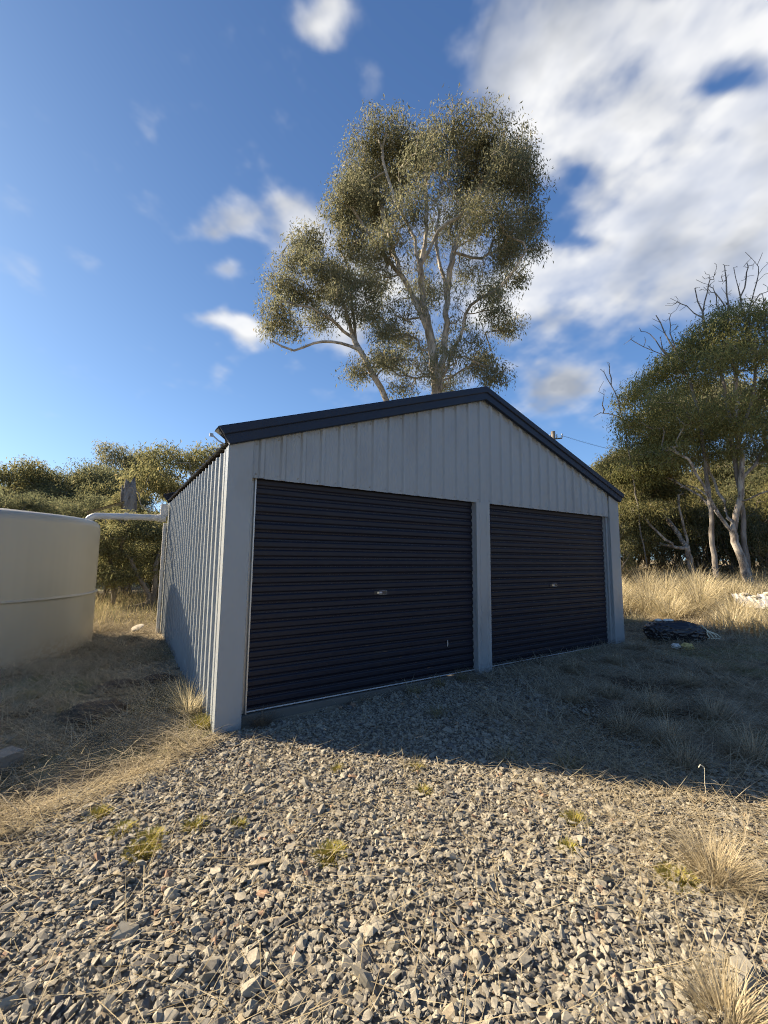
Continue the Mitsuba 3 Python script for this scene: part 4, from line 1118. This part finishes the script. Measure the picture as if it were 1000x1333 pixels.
# ---------------------------------------------------------------- gravel
PROTO = []
for s in range(26):
    p = r.normal(0, 1, (12, 3)); p = unit(p) * r.uniform(.8, 1, (12, 1)) * [1, r.uniform(.6, .95), r.uniform(.24, .48)]
    h = trimesh.convex.convex_hull(p)
    PROTO.append(np.array(h.triangles).reshape(-1, 3))
PROTO = PROTO


def stone_set(x, y, size, lift, r, tilt=.36):
    """Soup of faceted stones, and the tone of each in uv."""
    which = r.integers(0, len(PROTO), len(x))
    V_, U_ = [], []
    for k_ in range(len(PROTO)):
        s = np.nonzero(which == k_)[0]
        if not len(s):
            continue
        a = r.uniform(0, 6.28, len(s)); tx, ty = r.normal(0, tilt, len(s)), r.normal(0, tilt, len(s))
        z0 = 0 * a
        Rz = np.stack([np.cos(a), -np.sin(a), z0, np.sin(a), np.cos(a), z0, z0, z0, z0 + 1], 1).reshape(-1, 3, 3)
        Rx = np.stack([z0 + 1, z0, z0, z0, np.cos(tx), -np.sin(tx), z0, np.sin(tx), np.cos(tx)], 1).reshape(-1, 3, 3)
        Ry = np.stack([np.cos(ty), z0, np.sin(ty), z0, z0 + 1, z0, -np.sin(ty), z0, np.cos(ty)], 1).reshape(-1, 3, 3)
        M = np.einsum('nij,njk,nkl->nil', Ry, Rx, Rz) * size[s][:, None, None]
        v = np.einsum('nij,mj->nmi', M, PROTO[k_]) + np.stack([x[s], y[s], ground_z(x[s], y[s]) + lift[s]], 1)[:, None]
        V_.append(v.reshape(-1, 3)); U_.append(np.repeat(np.stack([r.random(len(s)), r.random(len(s))], 1), len(PROTO[k_]), 0))
    V_ = np.vstack(V_)
    return V_, np.arange(len(V_)).reshape(-1, 3), np.vstack(U_)


def grav(x, y):
    return gravel_np(x, y) ** .7 * seen(x, y)


sets = []
x, y = scatter(70000, -2.6, 4.6, -4.2, .06, grav, r); s = np.exp(r.normal(math.log(.0155), .40, len(x))); sets.append(stone_set(x, y, s, s * .12 + r.uniform(0, .008, len(x)), r))
x, y = scatter(52000, -2.4, 3.2, -4.2, .06, grav, r); s = np.exp(r.normal(math.log(.0085), .35, len(x))); sets.append(stone_set(x, y, s, s * .3 + r.uniform(0, .012, len(x)), r, .7))
x, y = scatter(2600, -3, 6.5, -4.4, .4, lambda x, y: (1 - gravel_np(x, y)) * .5 * seen(x, y), r); s = np.exp(r.normal(math.log(.017), .35, len(x))); sets.append(stone_set(x, y, s, s * .1, r))
o, vs, fs, us = 0, [], [], []
for v, f, u in sets:
    vs.append(v); fs.append(f + o); us.append(u); o += len(v)
stuff('gravel', (np.vstack(vs), np.vstack(fs), np.vstack(us)), 'stone', 'angular grey brown gravel of the drive before the shed', 'gravel')
# the larger stones, one by one
x, y = scatter(1600, -1.9, 3.0, -3.4, -.1, lambda x, y: (gravel_np(x, y) > .8) * seen(x, y, -.9) * .9, r)
near = np.argsort(np.hypot(x - CAM[0], y - CAM[1]))[:300]
x, y = x[near], y[near]
for i in range(len(x)):
    s = np.array([math.exp(r.normal(math.log(.0225), .25))])
    v, f, u = stone_set(x[i:i + 1], y[i:i + 1], s, s * .16 + .006, r, .38)
    tone = float(u[0, 0])
    look = 'dull grey brown' if tone < .3 else 'pale buff' if tone < .74 else 'dark slate grey' if tone < .93 else 'ochre'
    side = np.array([x[i] - CAM[0], y[i] - CAM[1]]) @ [math.cos(YAW), -math.sin(YAW)]
    where = 'left third' if side < -.45 else 'right third' if side > .45 else 'middle'
    deep = 'nearest' if np.hypot(x[i] - CAM[0], y[i] - CAM[1]) < 2.2 else 'farther'
    k = tag('loose_stone' + (f'_{i:03d}' if i else ''), f'{look} angular stone in the {deep} gravel, {where} of the photo', 'stone', 'larger stones in the near gravel')
    scene[k] = mikit.ply((v, f), 'stone', uv=u)

# neighbours of one kind are told apart by their order across the picture
ORD = 'first second third fourth fifth sixth seventh eighth ninth tenth eleventh twelfth thirteenth fourteenth fifteenth sixteenth seventeenth eighteenth nineteenth twentieth'.split()
for grp, base in (('scrub under the right hand trees', 'dark scrub bush under the right hand trees'), ('understorey behind the right hand trees', 'leafy understorey bush behind the snow gum'), ('gums behind the snow gum', 'half hidden gum behind the snow gum'),
                  ('shrubs beside the right shed corner', 'leafy shrub beside the right shed corner'), ('tufts in the shaded gravel', 'dull green tuft in the shaded gravel'), ('tussocks in the shaded grass', 'grey dry tussock in the shaded grass'),
                  ('golden tussocks', 'tall golden tussock in the sunlit grass'), ('tufts in the shaded left grass', 'dull green tuft in the shaded left grass'), ('moss cushions in the gravel', 'low yellow green moss cushion in the sunlit gravel')):
    ks = [k_ for k_, e in labels.items() if e.get('group') == grp]
    pos = {}
    for k_ in ks:
        if scene[k_]['type'] == 'instance':
            m_ = np.array(scene[k_]['to_world'].matrix)[:2, 3]
        else:
            m_ = meshkit.WRITTEN[scene[k_]['filename']][0][:, :2].mean(0)
        d_ = m_ - CAM[:2]
        pos[k_] = math.atan2(d_[0], d_[1])
    for i, k_ in enumerate(sorted(ks, key=pos.get)):
        labels[k_]['label'] = f'{base}, {ORD[i]} of these from the left'
